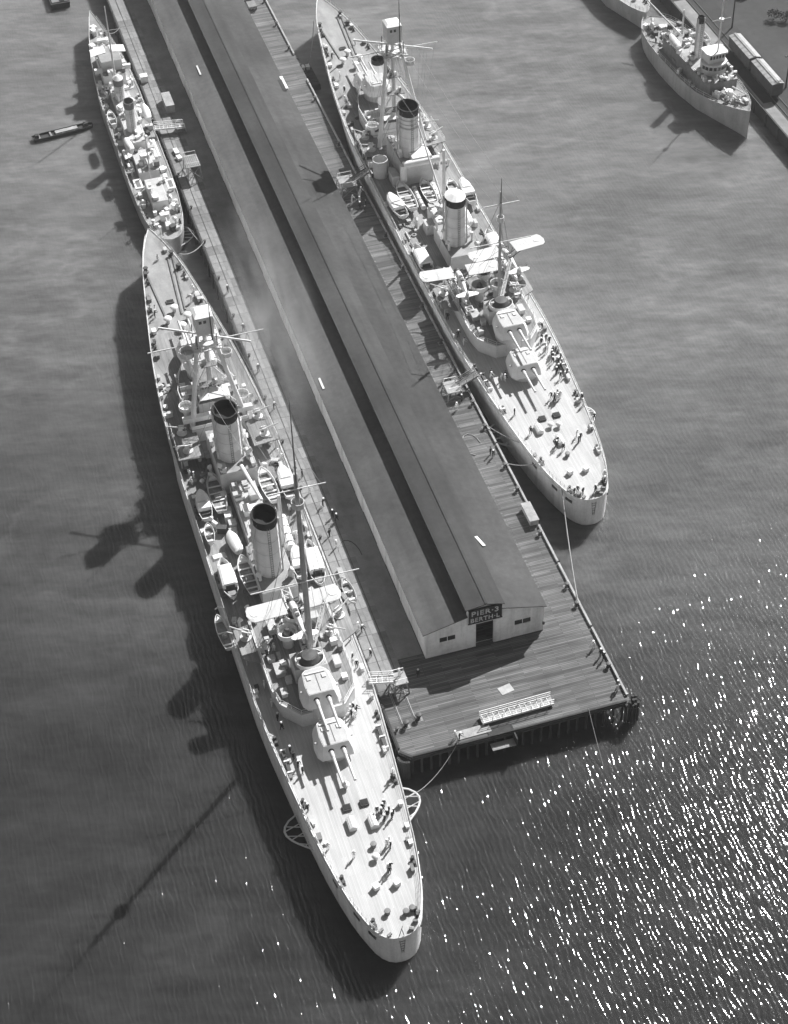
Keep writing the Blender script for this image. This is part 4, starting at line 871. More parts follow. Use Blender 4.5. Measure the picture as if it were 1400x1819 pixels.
    for s in (-1, 1):
        for k in range(4): wires.path([(s * (2 + k * 1.8), ft - 1.5, tz - 1.6), (s * (2.4 + k * .8), ft - 4 + k * .5, zs + 3)], .022, 3)
    wires.build('rigging', 'mid', root)
    # gear stowed about the waist: reels, rope coils, pipes, ready lockers, rafts
    for i in range(70):
        s = rnd.choice((-1, 1)); y = rnd.choice((rnd.uniform(64.5, 70), rnd.uniform(81, 90), rnd.uniform(99, 104), rnd.uniform(112, 128), rnd.uniform(68, 112))); x = s * rnd.uniform(3.5, 8.7); r_ = rnd.random(); z_ = Z(y) - .01
        if abs(x) > interp(HB, y) - .7: continue
        if r_ < .2: MB().lathe((x, ym(y), z_), [(.5, 0), (.55, .25), (.3, .3), (.25, .1)], 10).build('rope_coil', rnd.choice(('rope', 'dark')), root)
        elif r_ < .4: MB().tube((x, ym(y) - rnd.uniform(.5, 1.6), z_ + .3), (x + rnd.uniform(-.3, .3), ym(y) + rnd.uniform(.5, 1.6), z_ + .3), .16, .14, 6).build('spar', rnd.choice(('gun', 'wood', 'mid')), root)
        elif r_ < .55: mushroom(root, x, ym(y), z_, rnd.uniform(.3, .5), rnd.uniform(.6, 1.1))
        elif r_ < .65: cowl(root, x, ym(y), z_, .4, rnd.uniform(1, 1.8), rnd.uniform(0, 6))
        else: locker(root, x, ym(y), z_, rnd.uniform(.3, 1.0), rnd.uniform(.4, 1.6), rnd.uniform(.3, 1.4), rnd.choice(('ship_light', 'ship', 'mid', 'white', 'dark', 'wood', 'greycanvas')), rnd.choice((0, 0, .5, 1.2)))
    return root, P, zd
near_ym = lambda y: y
NX, NY = 35.95, 131.7
near, NP, nzd = cruiser('long pale heavy cruiser moored along the left side of the pier, nearest the camera', NX, NY, near_ym,
    dict(mast_r=.55, top_r=1.0, tubm='ship', mid=(80.2, 95.8), steel=142.5, A=133.2, B=126.3, mast=48.0, topmast=14.0, yards=[(45.3, 8.6), (26.0, 17.0)], catapults=[(.7, 53.5, 68.0)], f2=74.0, f1=101.5, f2z=21.9, f1z=21.6, cover=False, rings=0,
         bridge=118.2, tripod=117.6, tripod_z=26.8, pole=9, fyard=10.4, skylights=[(-1.4, 22.5), (1.7, 21.9)], hatches=[(-1.2, 25.6), (1.5, 25.7)], caps=[(-1.1, 10.9), (1.9, 10.6)],
         vents=[(.3, 15.7), (-.3, 29.4)], bollards=[(-.8, 6.4), (1.7, 5.6), (2.7, 5.9), (.6, 17.9)],
         chocks=[(-7.7, 95), (-7.9, 91.7), (-5, 98.5), (-5, 93), (-7.8, 78), (-7.8, 73), (-4.3, 78), (-4.3, 73), (7.4, 96.5), (7.3, 92.5), (4.1, 97), (4.3, 92.5), (7.2, 77.5), (6.8, 71.5), (4.6, 78), (4.2, 74.5)]))
near.rotation_euler.z = .004
fmap = [(0, 0), (72, 74), (98, 106.3), (110, 118), (176, 184)]
far_ym = lambda y: interp(fmap, y) if y <= 176 else y + 8
FX, FY = 93.4, 205.2
far, FP, fzd = cruiser('pale heavy cruiser with white covered after funnel moored along the right side of the pier', FX, FY, far_ym,
    dict(mast_r=.36, top_r=.7, tubm='dark', mid=(83.4, 90.6), steel=137.5, A=133.0, B=126.2, mast=35.0, topmast=3.0, yards=[(32.5, 7.0), (24.0, 12.0)], catapults=[(-5.0, 52.5, 67.0), (5.8, 55.5, 70.0)], f2=77.5, f1=108.5, f2z=20.2, f1z=22.6, cover=True, rings=3,
         bridge=114.5, tripod=112.6, tripod_z=31.4, pole=14, fyard=9.5, skylights=[(-2.9, 21.4), (-.3, 17.5)], hatches=[(-1.2, 24.0), (1.6, 24.1)], caps=[(-1.6, 9.3), (1.3, 9.1)],
         vents=[(-.5, 21.6), (.9, 21.2)], bollards=[(-.4, 13.6), (-2.2, 3.6), (1.2, 3.4)],
         chocks=[(-7.4, 88.5), (-7.2, 91.5), (-4.5, 94), (-4.4, 90.5), (.4, 94), (.3, 90.5), (-8, 77), (-8, 70), (8.4, 91.5), (8.3, 88.5), (7.5, 76.5), (7.6, 71), (5.7, 92.5), (5.6, 90)]))

# ------------------------------------------------------------------ boats and planes aboard
nb = lambda kind, a, b, label, z=None, **k: boat(kind, (NX + a[0], NY + a[1]), (NX + b[0], NY + b[1]), (nzd((a[1] + b[1]) / 2) + .58) if z is None else z, label, **k)
fb = lambda kind, a, b, label, z=None, **k: boat(kind, (FX + a[0], FY + a[1]), (FX + b[0], FY + b[1]), (fzd((a[1] + b[1]) / 2) + .58) if z is None else z, label, **k)
nb('launch', (-7.5, 97.2), (-7.8, 89.6), 'white canvas topped motor launch on the near cruiser port edge, ahead of the dinghy', beam=2.6)
nb('open', (-4.7, 100.8), (-5.0, 90.6), 'dark open motor boat inboard of the launch on the near cruiser port side', beam=2.9, hullmat='ship')
nb('open', (-8.0, 88.8), (-8.4, 84.2), 'small open dinghy on the near cruiser port edge behind the launch', beam=1.7)
nb('covered', (-5.0, 85.8), (-4.4, 80.6), 'boat under a white cover beside the near cruiser after funnel, port side', beam=2.2)
nb('cabin', (-7.6, 80.2), (-7.7, 70.6), 'motor boat with long white cabin on the near cruiser port edge below the after funnel', beam=2.8, transom=False)
nb('open', (-4.3, 79.8), (-4.2, 70.8), 'white open pulling boat beside the near cruiser after funnel, port side', beam=2.7)
nb('launch', (7.5, 98.8), (7.3, 90.3), 'white canvas topped launch on the near cruiser starboard edge beside the pier', beam=2.8)
nb('open', (4.0, 99.4), (4.4, 90.2), 'pale open boat inboard of the starboard launch on the near cruiser', beam=2.8, hullmat='ship_light')
nb('launch', (4.8, 79.2), (4.2, 71.6), 'white launch between funnel and cabin boat on the near cruiser starboard side', beam=2.4)
nb('cabin', (7.3, 79.8), (6.7, 69.0), 'motor boat with white cabin on the near cruiser starboard edge', beam=2.8, transom=False)
def roll(p, q, r, label, z, par=None):
    a = Vector((p[0], p[1], z)); c = Vector((q[0], q[1], z)); d = (c - a); t = thing('rolled_awning', label, 'awning', a)
    MB().tube((0, 0, 0), d, r, r * .92, 10).build('roll', 'canvas', t, True)
    for k in (.12, .37, .63, .88): MB().tube(d * (k - .01), d * (k + .01), r * 1.04, r * 1.04, 10).build('lashing', 'mid', t)
roll((NX + 4.5, NY + 87.2), (NX + 4.3, NY + 79.6), .85, 'long white rolled awning beside the near cruiser after funnel, starboard side', nzd(83) + .87)
nb('open', (-11.0, 69.4), (-10.7, 61.6), 'boat hung outboard over the near cruiser port side abreast the seaplane', z=5.2, beam=2.0, hullmat='ship_light', depth=1.0)
nb('open', (10.9, 70.6), (11.2, 65.4), 'boat hung outboard between the near cruiser and the pier', z=5.2, beam=1.8, hullmat='ship', depth=1.0)
for s, x in ((-1, -9.6), (1, 9.6)):
    for y in (62.6, 68.4):
        d = MB().path([(x - s * .35, y, 6.0), (x, y, 8.6), (x + s * .8, y, 9.2), (x + s * 1.4, y, 8.8)], .11, 6).build('davit', 'gun', near)
        MB().path([(x + s * 1.4, y, 8.8), (x + s * 1.4, y, 6.2)], .03, 4).build('fall', 'mid', d)
fb('launch', (-7.8, 99.6), (-7.0, 90.6), 'white canvas topped launch on the far cruiser pier side edge', beam=2.9)
fb('open', (-4.5, 103.0), (-4.4, 92.4), 'white open boat with dark thwarts beside the launch on the far cruiser', beam=3.1)
fb('open', (.5, 102.4), (.2, 93.0), 'pale open boat with thwarts on the far cruiser centreline, between two rolled awnings', beam=2.7, hullmat='ship_light')
roll((FX - 1.7, FY + 101.2), (FX - 1.9, FY + 93.6), .6, 'white rolled awning left of the centreline boat on the far cruiser', fzd(97) + .6)
roll((FX + 2.4, FY + 101.2), (FX + 2.4, FY + 94.0), .6, 'white rolled awning right of the centreline boat on the far cruiser', fzd(97) + .6)
fb('open', (5.9, 100.4), (5.5, 94.0), 'pale open boat on the seaward side of the far cruiser amidships', beam=2.3, hullmat='ship_light')
fb('launch', (8.3, 99.8), (8.0, 90.8), 'white canvas topped launch on the far cruiser seaward edge', beam=2.7)
fb('covered', (5.2, 91.2), (5.0, 84.0), 'boat under pale cover beside the far cruiser after funnel', beam=1.9)
fb('cabin', (-7.8, 80.9), (-7.8, 70.6), 'motor boat with white cabin on the far cruiser pier side, ahead of the wing tip', beam=3.0, transom=False)
fb('cabin', (7.6, 81.0), (7.5, 71.6), 'motor boat with white cabin on the far cruiser seaward edge', beam=2.7, transom=False)
ch = thing('canvas_shelter', 'white canvas roofed shelter between fore funnel and boats on the far cruiser', 'shelter', (FX + .9, FY + 105.2, 11.42))
MB().cbox((0, 0, 0), (4.2, 3.4, 1.2)).build('walls', 'ship', ch); MB().cbox((0, 0, 1.203), (4.5, 3.8, .3), 0, .1).build('roof', 'canvas', ch)
MB().lathe((-6.9, 108.5, fzd(108)), [(1.5, 0), (1.6, 2.6), (1.7, 4.2), (1.55, 4.2), (1.5, 3.4)], 16, 1, 1, True, False).build('gun_tub', 'ship', far, True)
MB().tube((-3.3, 103.3, 11.9), (4.6, 103.3, 11.9), .75, .75, 12).build('steam_trunk', 'ship_light', far, True)
MB().tube((-3.3, 103.3, 11.9), (-3.3, 103.3, 8.0), .75, .8, 12).build('steam_trunk', 'ship_light', far, True)
locker(far, -4.8, 105.4, fzd(105), 1.4, 3.4, 2.4, 'ship'); locker(far, -2.9, 86.4, fzd(86), 2.2, 2.4, 2.3, 'ship'); locker(far, -.4, 91.6, fzd(91), 2.4, 1.5, 1.4, 'canvas')
MB().tube((.8, 88.2, 8), (.8, 88.2, 24), .42, .3, 10).build('crane_post', 'ship_light', far, True)
MB().tube((.8, 88.0, 10.5), (.5, 105, 20.5), .22, .16, 8).build('crane_boom', 'gun', far, True)
MB().tube((3.1, 78.5, 8), (3.1, 78.5, 21), .42, .3, 10).build('crane_post', 'ship', near, True)
MB().tube((.6, 97, 12.0), (1.6, 86, 13.5), .36, .28, 8).build('crane_boom', 'ship_light', near, True)
for k in range(6): locker(near, -3.8 + (k % 2) * .3, 86.5 + k * 1.75, nzd(88), 1.2, 1.3, 1.0 + .3 * (k % 3), ('ship_light', 'ship', 'canvas')[k % 3])
tag(MB().cbox((0, 0, 0), (2.6, 1.3, .35), .1, .25).build('boat_cradle', 'ship_light', near, loc=(-7.4, 82.2, nzd(82))), None)
seaplane((NX + .2, NY + 59.0, 10.35), .05, 15.6, 'pale seaplane parked on the near cruiser catapult with round wing marks', 'seaplanes')
seaplane((FX - 5.0, FY + 59.8, 10.3), -.06, 15.9, 'pale seaplane on the pier side catapult of the far cruiser', 'seaplanes')
seaplane((FX + 6.1, FY + 63.8, 10.3), .1, 15.9, 'pale seaplane on the seaward catapult of the far cruiser', 'seaplanes')

# ------------------------------------------------------------------ brows to the pier
tower('brow_staging', 'braced timber staging on the pier carrying the near cruiser white brow', (49.3, 178.6, PZ), 1.9, 2.2, 2.4)
gangway('gangway', 'white brow from the near cruiser quarterdeck to the staging on the pier', (NX + 8.6, NY + 48.0, 6.6), (48.4, 178.7, 6.65), 1.3)
tower('brow_staging', 'timber staging on the pier at the far cruiser after brow', (79.6, 243.8, PZ), 2.4, 3.0, 1.9)
gangway('gangway', 'grey brow from the pier to the far cruiser quarterdeck', (80.6, 243.9, 6.05), (FX - 8.6, FY + 40.0, 6.7), 1.3, 'mid', True, False)
tower('brow_staging', 'timber staging on the pier at the far cruiser midships brow', (79.2, 314.2, PZ), 3.0, 4.0, 2.6)
gangway('gangway', 'grey brow from the pier to the far cruiser beside its fore funnel', (80.4, 314.2, 6.75), (FX - 9.3, FY + 109.8, 8.0), 1.6, 'mid', True, False)
gangway('gangway', 'pale brow from the small warship across the left pier apron', (44.6, 350.2, 5.6), (50.9, 349.3, 5.5), 1.4)
tower('brow_staging', 'low staging under the small warship brow on the left pier apron', (50.4, 349.3, PZ), 1.6, 1.8, 1.3)

# ------------------------------------------------------------------ small warship (destroyer) beyond the near cruiser
DX, DY = 40.1, 309.0
dtab = [(0.8, .2), (1.3, 1.4), (2.5, 2.4), (5, 3.3), (9, 4.0), (16, 4.55), (25, 4.75), (60, 4.75), (68, 4.4), (76, 3.7), (84, 2.6), (90, 1.5), (95, .6), (97.5, .08)]
dd = thing('destroyer', 'small cluttered warship moored beyond the near cruiser on the left of the pier', 'warship', (DX, DY, 0))
dz = lambda y: 3.7 + (2.4 * ((y - 45) / 52) ** 1.5 if y > 45 else 0)
dys = [.8, 1.0, 1.3, 1.8, 2.5, 3.5, 5, 7, 9, 12, 16, 20, 25, 35, 45, 52, 60, 64, 68, 72, 76, 80, 84, 87, 90, 93, 95, 96.5, 97.5]
make_hull(dd, dtab, [(0, .9), (10, .97), (60, 1), (80, .8), (97.5, .3)], dz, dys, 'hull_grey')
make_deck(dd, dtab, dz, dys, 'main_deck', 'steeldeck')
for s in (-1, 1): railing(dd, [(s * (interp(dtab, y) - .1), y, dz(y) + .14) for y in dys if 2 < y < 95], 1.0, 2.0, .03, 2)
for x0, x1, y0, y1, h, m_ in ((-1.7, 1.7, 12, 21, 2.3, 'ship_light'), (-2.2, 2.2, 24, 33, 2.2, 'ship'), (-2.0, 2.0, 36, 61, 2.3, 'ship'), (-2.6, 2.6, 64, 76, 2.6, 'ship_light')):
    MB().box(x0, x1, y0, y1, dz((y0 + y1) / 2) - .3, dz((y0 + y1) / 2) + h).build('deckhouse', m_, dd)
for y in (41.5, 55.5): funnel(dd, -.3, y, 5.9, 13.2 - (2.2 if y > 50 else 0), 1.15, y > 50, 0, False, 1.25, 'mid')
for x0, x1, y0, y1, h in ((-1.65, 1.65, 12.05, 20.95, 2.3), (-2.15, 2.15, 24.05, 32.95, 2.2), (-1.95, 1.95, 36.05, 60.95, 2.3), (-2.55, 2.55, 64.05, 75.95, 2.6)):
    MB().box(x0, x1, y0, y1, dz((y0 + y1) / 2) + h + .002, dz((y0 + y1) / 2) + h + .03).build('house_top', rnd.choice(('steeldeck', 'deckgrey')), dd)
br = MB().box(-2.4, 2.4, 66, 72.5, 6.9, 9.6).build('bridge', 'ship', dd); MB().box(-2.35, 2.35, 66.05, 72.45, 9.602, 9.63).build('bridge_deck', 'steeldeck', br)
for s in (-1, 1):
    MB().rings([[(s * .6, 70, 9.7), (s * 4.0, 69.4, 9.5), (s * 4.0, 72.6, 9.5), (s * .6, 73.2, 9.7)], [(s * .6, 70, 9.8), (s * 4.0, 69.4, 9.6), (s * 4.0, 72.6, 9.6), (s * .6, 73.2, 9.8)]]).build('awning', 'canvas', dd)
    MB().box(s * 2.4, s * 4.2, 65.5, 66.3, 7.2, 8.2).build('wing_screen', 'white', dd)
    aa_gun(dd, s * 3.0, 62.5, dz(62), 1.2 if s > 0 else 1.9, .9); 
    rf = MB().cbox((s * 3.3, 19.2 if s < 0 else 17.0, 6.2), (1.7, 3.6, .35)).build('life_raft', 'white', dd)
    MB().cbox((s * 3.3, 19.2 if s < 0 else 17.0, 6.553), (.9, 2.6, .03)).build('netting', 'mid', rf)
    for k in range(2): MB().tube((s * 3.2 - .35 + .7 * k, 30 + s, dz(30) + .8), (s * 3.2 - .35 + .7 * k, 37 + s, dz(30) + .8), .33, .33, 8).build('torpedo_tube', 'ship_light', dd, True)
    MB().path([(s * 3.9, 44, dz(44)), (s * 4.1, 44, dz(44) + 2.2), (s * 4.9, 44, dz(44) + 2.6)], .09, 5).build('davit', 'gun', dd)
    MB().path([(s * 3.9, 49, dz(44)), (s * 4.1, 49, dz(44) + 2.2), (s * 4.9, 49, dz(44) + 2.6)], .09, 5).build('davit', 'gun', dd)
    for y in (6.5, 10.5, 58, 80, 86): bitts(dd, s * (interp(dtab, y) - .7), y, dz(y), 0, .8)
    arc = [(s * (interp(dtab, 2 + i) - .2 + math.sin(PI * i / 6) * 2.2), 1.5 + i * 1.1, 1.3) for i in range(7)]
    pg = MB().path(arc, .13, 5).build('propeller_guard', 'gun', dd)
    for p in arc[1:6]: MB().tube(p, (s * (interp(dtab, p[1]) - .3), p[1] + .5, 1.3), .07, .07, 4).build('spoke', 'gun', pg)
for y, f in ((8.5, -1), (80.5, 1), (28.5, -1)):
    zz = dz(y) + (2.2 if y == 28.5 else 0)
    g_ = MB().lathe((0, y, zz), [(1.0, 0), (.8, .3), (.6, 1.2)], 12).build('gun_mount', 'ship', dd, True)
    MB().prism([(-1.1, y + .2 * f), (1.1, y + .2 * f), (.9, y + 1.3 * f), (-.9, y + 1.3 * f)], zz + .7, zz + 2.0).build('gun_shield', 'ship_light', g_)
    MB().tube((0, y - .6 * f, zz + 1.3), (0, y + 4.4 * f, zz + 1.7), .18, .1, 8).build('barrel', 'gun', g_, True)
dm = MB().tube((0, 63.2, 5), (0, 63.0, 25), .26, .12, 8).build('mast', 'ship', dd, True)
MB().tube((-4, 63, 19), (4, 63, 19), .07, .05, 5).build('yard', 'white', dm)
MB().tube((0, 23, 5), (0, 22.7, 16), .18, .08, 7).build('after_mast', 'ship', dd, True)
for i in range(150):
    y = rnd.uniform(3, 90); h = interp(dtab, y); x = rnd.uniform(-h + .6, h - .6); hs = [(12, 21, 1.7, 2.3), (24, 33, 2.2, 2.2), (36, 61, 2.0, 2.3), (64, 76, 2.6, 2.6)]
    z = dz(y) - .02
    for a, b_, hw, hh in hs:
        if a < y < b_ and abs(x) < hw: z = dz((a + b_) / 2) + hh
    r_ = rnd.random()
    if r_ < .14: cowl(dd, x, y, z, .4, rnd.uniform(.9, 1.9), rnd.uniform(0, 6))
    elif r_ < .24: mushroom(dd, x, y, z, .45, .9)
    else: locker(dd, x, y, z, rnd.uniform(.4, 1.3), rnd.uniform(.4, 1.6), rnd.uniform(.3, 1.3), rnd.choice(('ship_light', 'ship', 'white', 'canvas', 'mid', 'white', 'dark')), rnd.choice((0, 0, .4)))
boat('open', (DX - 3.9, DY + 49.5), (DX - 3.9, DY + 43.2), 5.7, 'small white boat in davits on the water side of the small warship', beam=1.8)
boat('covered', (DX + 3.9, DY + 49.5), (DX + 3.9, DY + 43.2), 5.7, 'small covered boat in davits on the pier side of the small warship', beam=1.8)
boat('covered', (DX - 2.9, DY + 35.4), (DX - 2.3, DY + 30.4), 6.6, 'white covered dinghy amidships on the small warship, water side', beam=1.7)

# ------------------------------------------------------------------ patrol ship and boxcars on the far right
px0, py0 = 170.9, 311.0
ps = thing('patrol_ship', 'grey patrol ship with white bridge roof moored at the right hand quay', 'ship', (px0, py0, 0), math.radians(2.8))
ptab = [(-.2, .05), (1.2, .9), (3, 1.9), (6, 3.1), (10, 4.4), (15, 5.5), (22, 6.1), (32, 6.2), (39, 5.8), (44, 5.0), (47, 4.0), (49, 2.6), (50.2, .4)]
pz = lambda y: 4.2 + (2.6 * ((18 - y) / 18) ** 1.5 if y < 18 else 0)
pys = [-.2, .5, 1.2, 2, 3, 4.5, 6, 8, 10, 12.5, 15, 18, 22, 27, 32, 36, 39, 42, 44, 45.5, 47, 48.2, 49, 49.8, 50.2]
make_hull(ps, ptab, [(-.2, .3), (6, .62), (15, .9), (25, 1), (42, .95), (50.2, .8)], pz, pys, 'hull_grey')
make_deck(ps, ptab, pz, pys, 'main_deck', 'teak_mid')
for s in (-1, 1): railing(ps, [(s * (interp(ptab, y) - .1), y, pz(y) + .14) for y in pys if .5 < y < 49.5], 1.0, 1.8, .035, 2)
MB().prism([(-3.4, 12.5), (3.4, 12.5), (4.2, 15), (4.2, 35), (-4.2, 35), (-4.2, 15)], 4.1, 7.37).build('deckhouse', 'mid', ps); MB().prism([(-3.35, 12.55), (3.35, 12.55), (4.15, 15.05), (4.15, 34.95), (-4.15, 34.95), (-4.15, 15.05)], 7.373, 7.4).build('house_top', 'steeldeck', ps)
bd = MB().lathe((0, 18.0, 7.403), [(3.0, 0), (3.0, 2.5), (2.8, 2.6)], 20, 1.0, .95).build('bridge', 'ship', ps, True)
for i in range(9):
    a = -PI / 2 + (i - 4) * .32; MB().cbox((3.02 * math.cos(a), 18 + 2.87 * math.sin(a), 8.7), (.06, .7, .8), a).build('window', 'glass', bd)
ph = MB().prism([(-2.0, 16.5), (2.0, 16.5), (2.3, 19.8), (-2.3, 19.8)], 10.03, 12.2).build('pilot_house', 'ship', ps)
for i in range(5): MB().box(-1.8 + i * .75, -1.3 + i * .75, 16.44, 16.498, 11, 11.8).build('window', 'glass', ph)
MB().prism([(-2.2, 15.9), (2.2, 15.9), (2.7, 16.8), (2.7, 19.6), (2.2, 20.2), (-2.2, 20.2), (-2.7, 19.6), (-2.7, 16.8)], 12.203, 12.5, .96).build('roof', 'white', ph)
funnel(ps, -.6, 24.5, 7.3, 17.5, .72, False, 0, True, 1.1)
pm_ = MB().tube((.3, 17.2, 10), (.3, 16.9, 27), .22, .1, 8).build('mast', 'ship_light', ps, True)
for z_, L in ((26.0, 4.4), (20.5, 4.6)): MB().tube((.3 - L / 2, 17, z_), (.3 + L / 2, 17, z_), .07, .06, 5).build('yard', 'white', pm_)
MB().lathe((.3, 17, 20.2), [(.6, 0), (.6, .5)], 8).build('crows_nest', 'white', pm_)
MB().tube((.4, 9.2, 7.8), (1.5, 3.9, 8.3), .2, .12, 8).build('boom', 'gun', ps, True)
gm = MB().lathe((.2, 10.0, pz(10)), [(1.2, 0), (1.0, .4), (.9, 1.5)], 12).build('gun_mount', 'ship_light', ps, True)
MB().tube((.2, 10.4, pz(10) + 1.4), (.4, 5.5, pz(10) + 1.9), .2, .12, 8).build('barrel', 'gun', gm, True)
MB().lathe((-1.2, 12.0, pz(12)), [(1.6, 0), (1.6, .9), (1.5, .9), (1.5, .1)], 16, 1, 1, True, False).build('gun_tub', 'ship', ps, True)
capstan(ps, 0, 5.2, pz(5), .8); mushroom(ps, -3.4, 30, 7.4, .9, 1.6); mushroom(ps, -.6, 37.5, pz(37), .5, 1.0); hatch(ps, 0, 41.5, pz(41), 2.0, 2.0, .5, 'ship_light')
railing(ps, [(-4.1, 22.5, 7.4), (-4.1, 34.9, 7.4), (4.1, 34.9, 7.4), (4.1, 22.5, 7.4)], 1.0, 1.4, .04, 2)
for i in range(130):
    y = rnd.uniform(4, 46); h = interp(ptab, y); x = rnd.uniform(-h + .8, h - .6); z = 7.4 if (21.5 < y < 35 and abs(x) < 4) else pz(y) - .02
    if 12 < y < 22 and abs(x) < 4.2: continue
    if rnd.random() < .2: cowl(ps, x, y, z, .4, rnd.uniform(.9, 1.8), rnd.uniform(0, 6))
    else: locker(ps, x, y, z, rnd.uniform(.4, 1.2), rnd.uniform(.4, 1.5), rnd.uniform(.3, 1.2), rnd.choice(('ship_light', 'ship', 'white', 'mid', 'wood', 'dark')), rnd.choice((0, 0, .5)))
MB().tube((1.5, 36, 6.0), (-2.5, 47.5, 10.5), .2, .14, 7).build('boom', 'gun', ps, True)
MB().tube((1.2, 36, 4), (1.2, 36, 13), .3, .2, 8).build('king_post', 'ship', ps, True)
boat('covered', (px0 - 4.8, py0 + 33.5), (px0 - 5.2, py0 + 27.5), 7.5, 'small white covered boat on the patrol ship deckhouse edge', beam=1.8)
boat('open', (px0 + 2.6, py0 + 34), (px0 + 2.4, py0 + 28), 7.5, 'small open boat on the quay side of the patrol ship', beam=1.8)
os_ = thing('moored_ship', 'bow of another grey ship cut off by the top right edge of the picture', 'ship', (168.0, 362.5, 0))
otab = [(0, .1), (1.5, 1.4), (4, 2.6), (8, 3.9), (14, 5.0), (40, 5.2), (60, 4.8), (61, 4)]
oy = [0, .7, 1.5, 2.5, 4, 6, 8, 11, 14, 25, 40, 60, 61]
make_hull(os_, otab, [(0, .4), (14, .9), (61, 1)], lambda y: 4.6, oy, 'hull_grey'); make_deck(os_, otab, lambda y: 4.6, oy, 'main_deck', 'steeldeck')
MB().box(-3, 3, 16, 40, 4.55, 7).build('deckhouse', 'ship', os_); capstan(os_, 0, 7, 4.6); bitts(os_, 1.8, 5, 4.6); railing(os_, [(interp(otab, y) - .1, y, 4.74) for y in oy if y > .5], 1, 2, .04, 2); railing(os_, [(-interp(otab, y) + .1, y, 4.74) for y in oy if y > .5], 1, 2, .04, 2)
def boxcar(y0, label):
    t = thing('boxcar', label, 'railway car', (181.8, y0, 3.1), 0, 'boxcars on the quay')
    L = 11.0
    MB().box(-1.35, 1.35, 0, L, .9, 3.7).build('body', 'boxcar', t)
    MB().rings([[(-1.5, -.1, 3.703), (0, -.1, 4.05), (1.5, -.1, 3.703)], [(-1.5, L + .1, 3.703), (0, L + .1, 4.05), (1.5, L + .1, 3.703)]]).build('roof', 'boxroof', t)
    MB().box(-.3, .3, -.1, L + .1, 4.06, 4.12).build('running_board', 'mid', t)
    for k in range(6): MB().bar((-1.45, 1 + k * 1.8, 3.76), (-.35, 1 + k * 1.8, 4.0), .08, .05).build('roof_rib', 'boxroof', t)
    for s in (-1, 1):
        MB().box(s * 1.352, s * 1.42, L / 2 - 1.0, L / 2 + 1.0, 1.0, 3.5).build('door', 'boxcar', t)
        for k in (1.2, 2.8, L - 2.8, L - 1.2): MB().tube((s * .75, k, .42), (s * .9, k, .42), .42, .42, 14).build('wheel', 'dark', t)
    MB().box(-1.1, 1.1, .3, L - .3, .6, .898).build('underframe', 'dark', t)
    for y in (-.35, L + .35): MB().box(-.15, .15, y - .3, y + .3, .7, .95).build('coupler', 'dark', t)
boxcar(331.6, 'dark boxcar with pale roof on the quay, farther of the two beside the patrol ship'); boxcar(319.4, 'dark boxcar with pale roof on the quay, nearer of the two beside the patrol ship')
def pole(x, y, label):
    t = thing('utility_pole', label, 'pole', (x, y, 2.9)); MB().tube((0, 0, 0), (0, 0, 9), .2, .13, 8).build('shaft', 'wooddark', t); MB().box(-1.2, 1.2, -.08, .08, 8.1, 8.28).build('crossarm', 'wooddark', t)
    for k in (-1, -.4, .4, 1): MB().lathe((k, 0, 8.283), [(.07, 0), (.09, .12), (.04, .2)], 6).build('insulator', 'white', t)
pole(185.8, 352, 'dark utility pole on the quay beyond the boxcars'); pole(185.9, 323, 'dark utility pole beside the nearer boxcar'); pole(186, 382, 'dark utility pole on the far quay near the top edge')
# shrubs on the waste ground
def shrub(x, y, r, label):
    t = thing('shrub', label, 'shrub', (x, y, 2.9), 0, 'shrubs on the waste ground')
    MB().tube((0, 0, 0), (0, 0, r * .8), .12, .06, 6).build('stem', 'wooddark', t)
    b = MB()
    for i in range(260):
        u, v, k = rnd.uniform(0, 6.28), rnd.uniform(-.3, 1), rnd.random() ** .4; rr = r * k * math.sqrt(max(0, 1 - max(v, 0) ** 2)); c = Vector((rr * math.cos(u), rr * math.sin(u), r * .75 + v * k * r * .8)); s_ = rnd.uniform(.12, .26)
        a = Vector((rnd.uniform(-1, 1), rnd.uniform(-1, 1), rnd.uniform(-1, 1))).normalized() * s_; d = Vector((rnd.uniform(-1, 1), rnd.uniform(-1, 1), rnd.uniform(-1, 1))).normalized() * s_
        b.add([c - a, c + d, c + a, c - d], [(0, 1, 2, 3)])
    b.build('foliage', 'leaf', t)
for i in range(26):
    y_ = rnd.uniform(12.8, 22); x_ = rnd.choice((-1, 1)) * rnd.uniform(3.1, 4.0)
    locker(ps, x_, y_, 7.402, rnd.uniform(.3, .7), rnd.uniform(.3, 1.0), rnd.uniform(.3, 1.2), rnd.choice(('ship', 'mid', 'white', 'dark')))
for i in range(12): locker(ps, rnd.uniform(-2.6, 2.6), rnd.uniform(12.7, 14.6), 7.402, rnd.uniform(.3, .8), rnd.uniform(.3, .8), rnd.uniform(.3, 1.0), rnd.choice(('ship', 'mid', 'white', 'dark')))
MT['leaf'] = paint('foliage', .06, .7, .4, 1.0)
for i in range(16): shrub(190 + i * 2.3, rnd.uniform(318, 400), rnd.uniform(1.0, 2.4), ORD[i] + ' dark shrub counted outward from the quay on the waste ground')

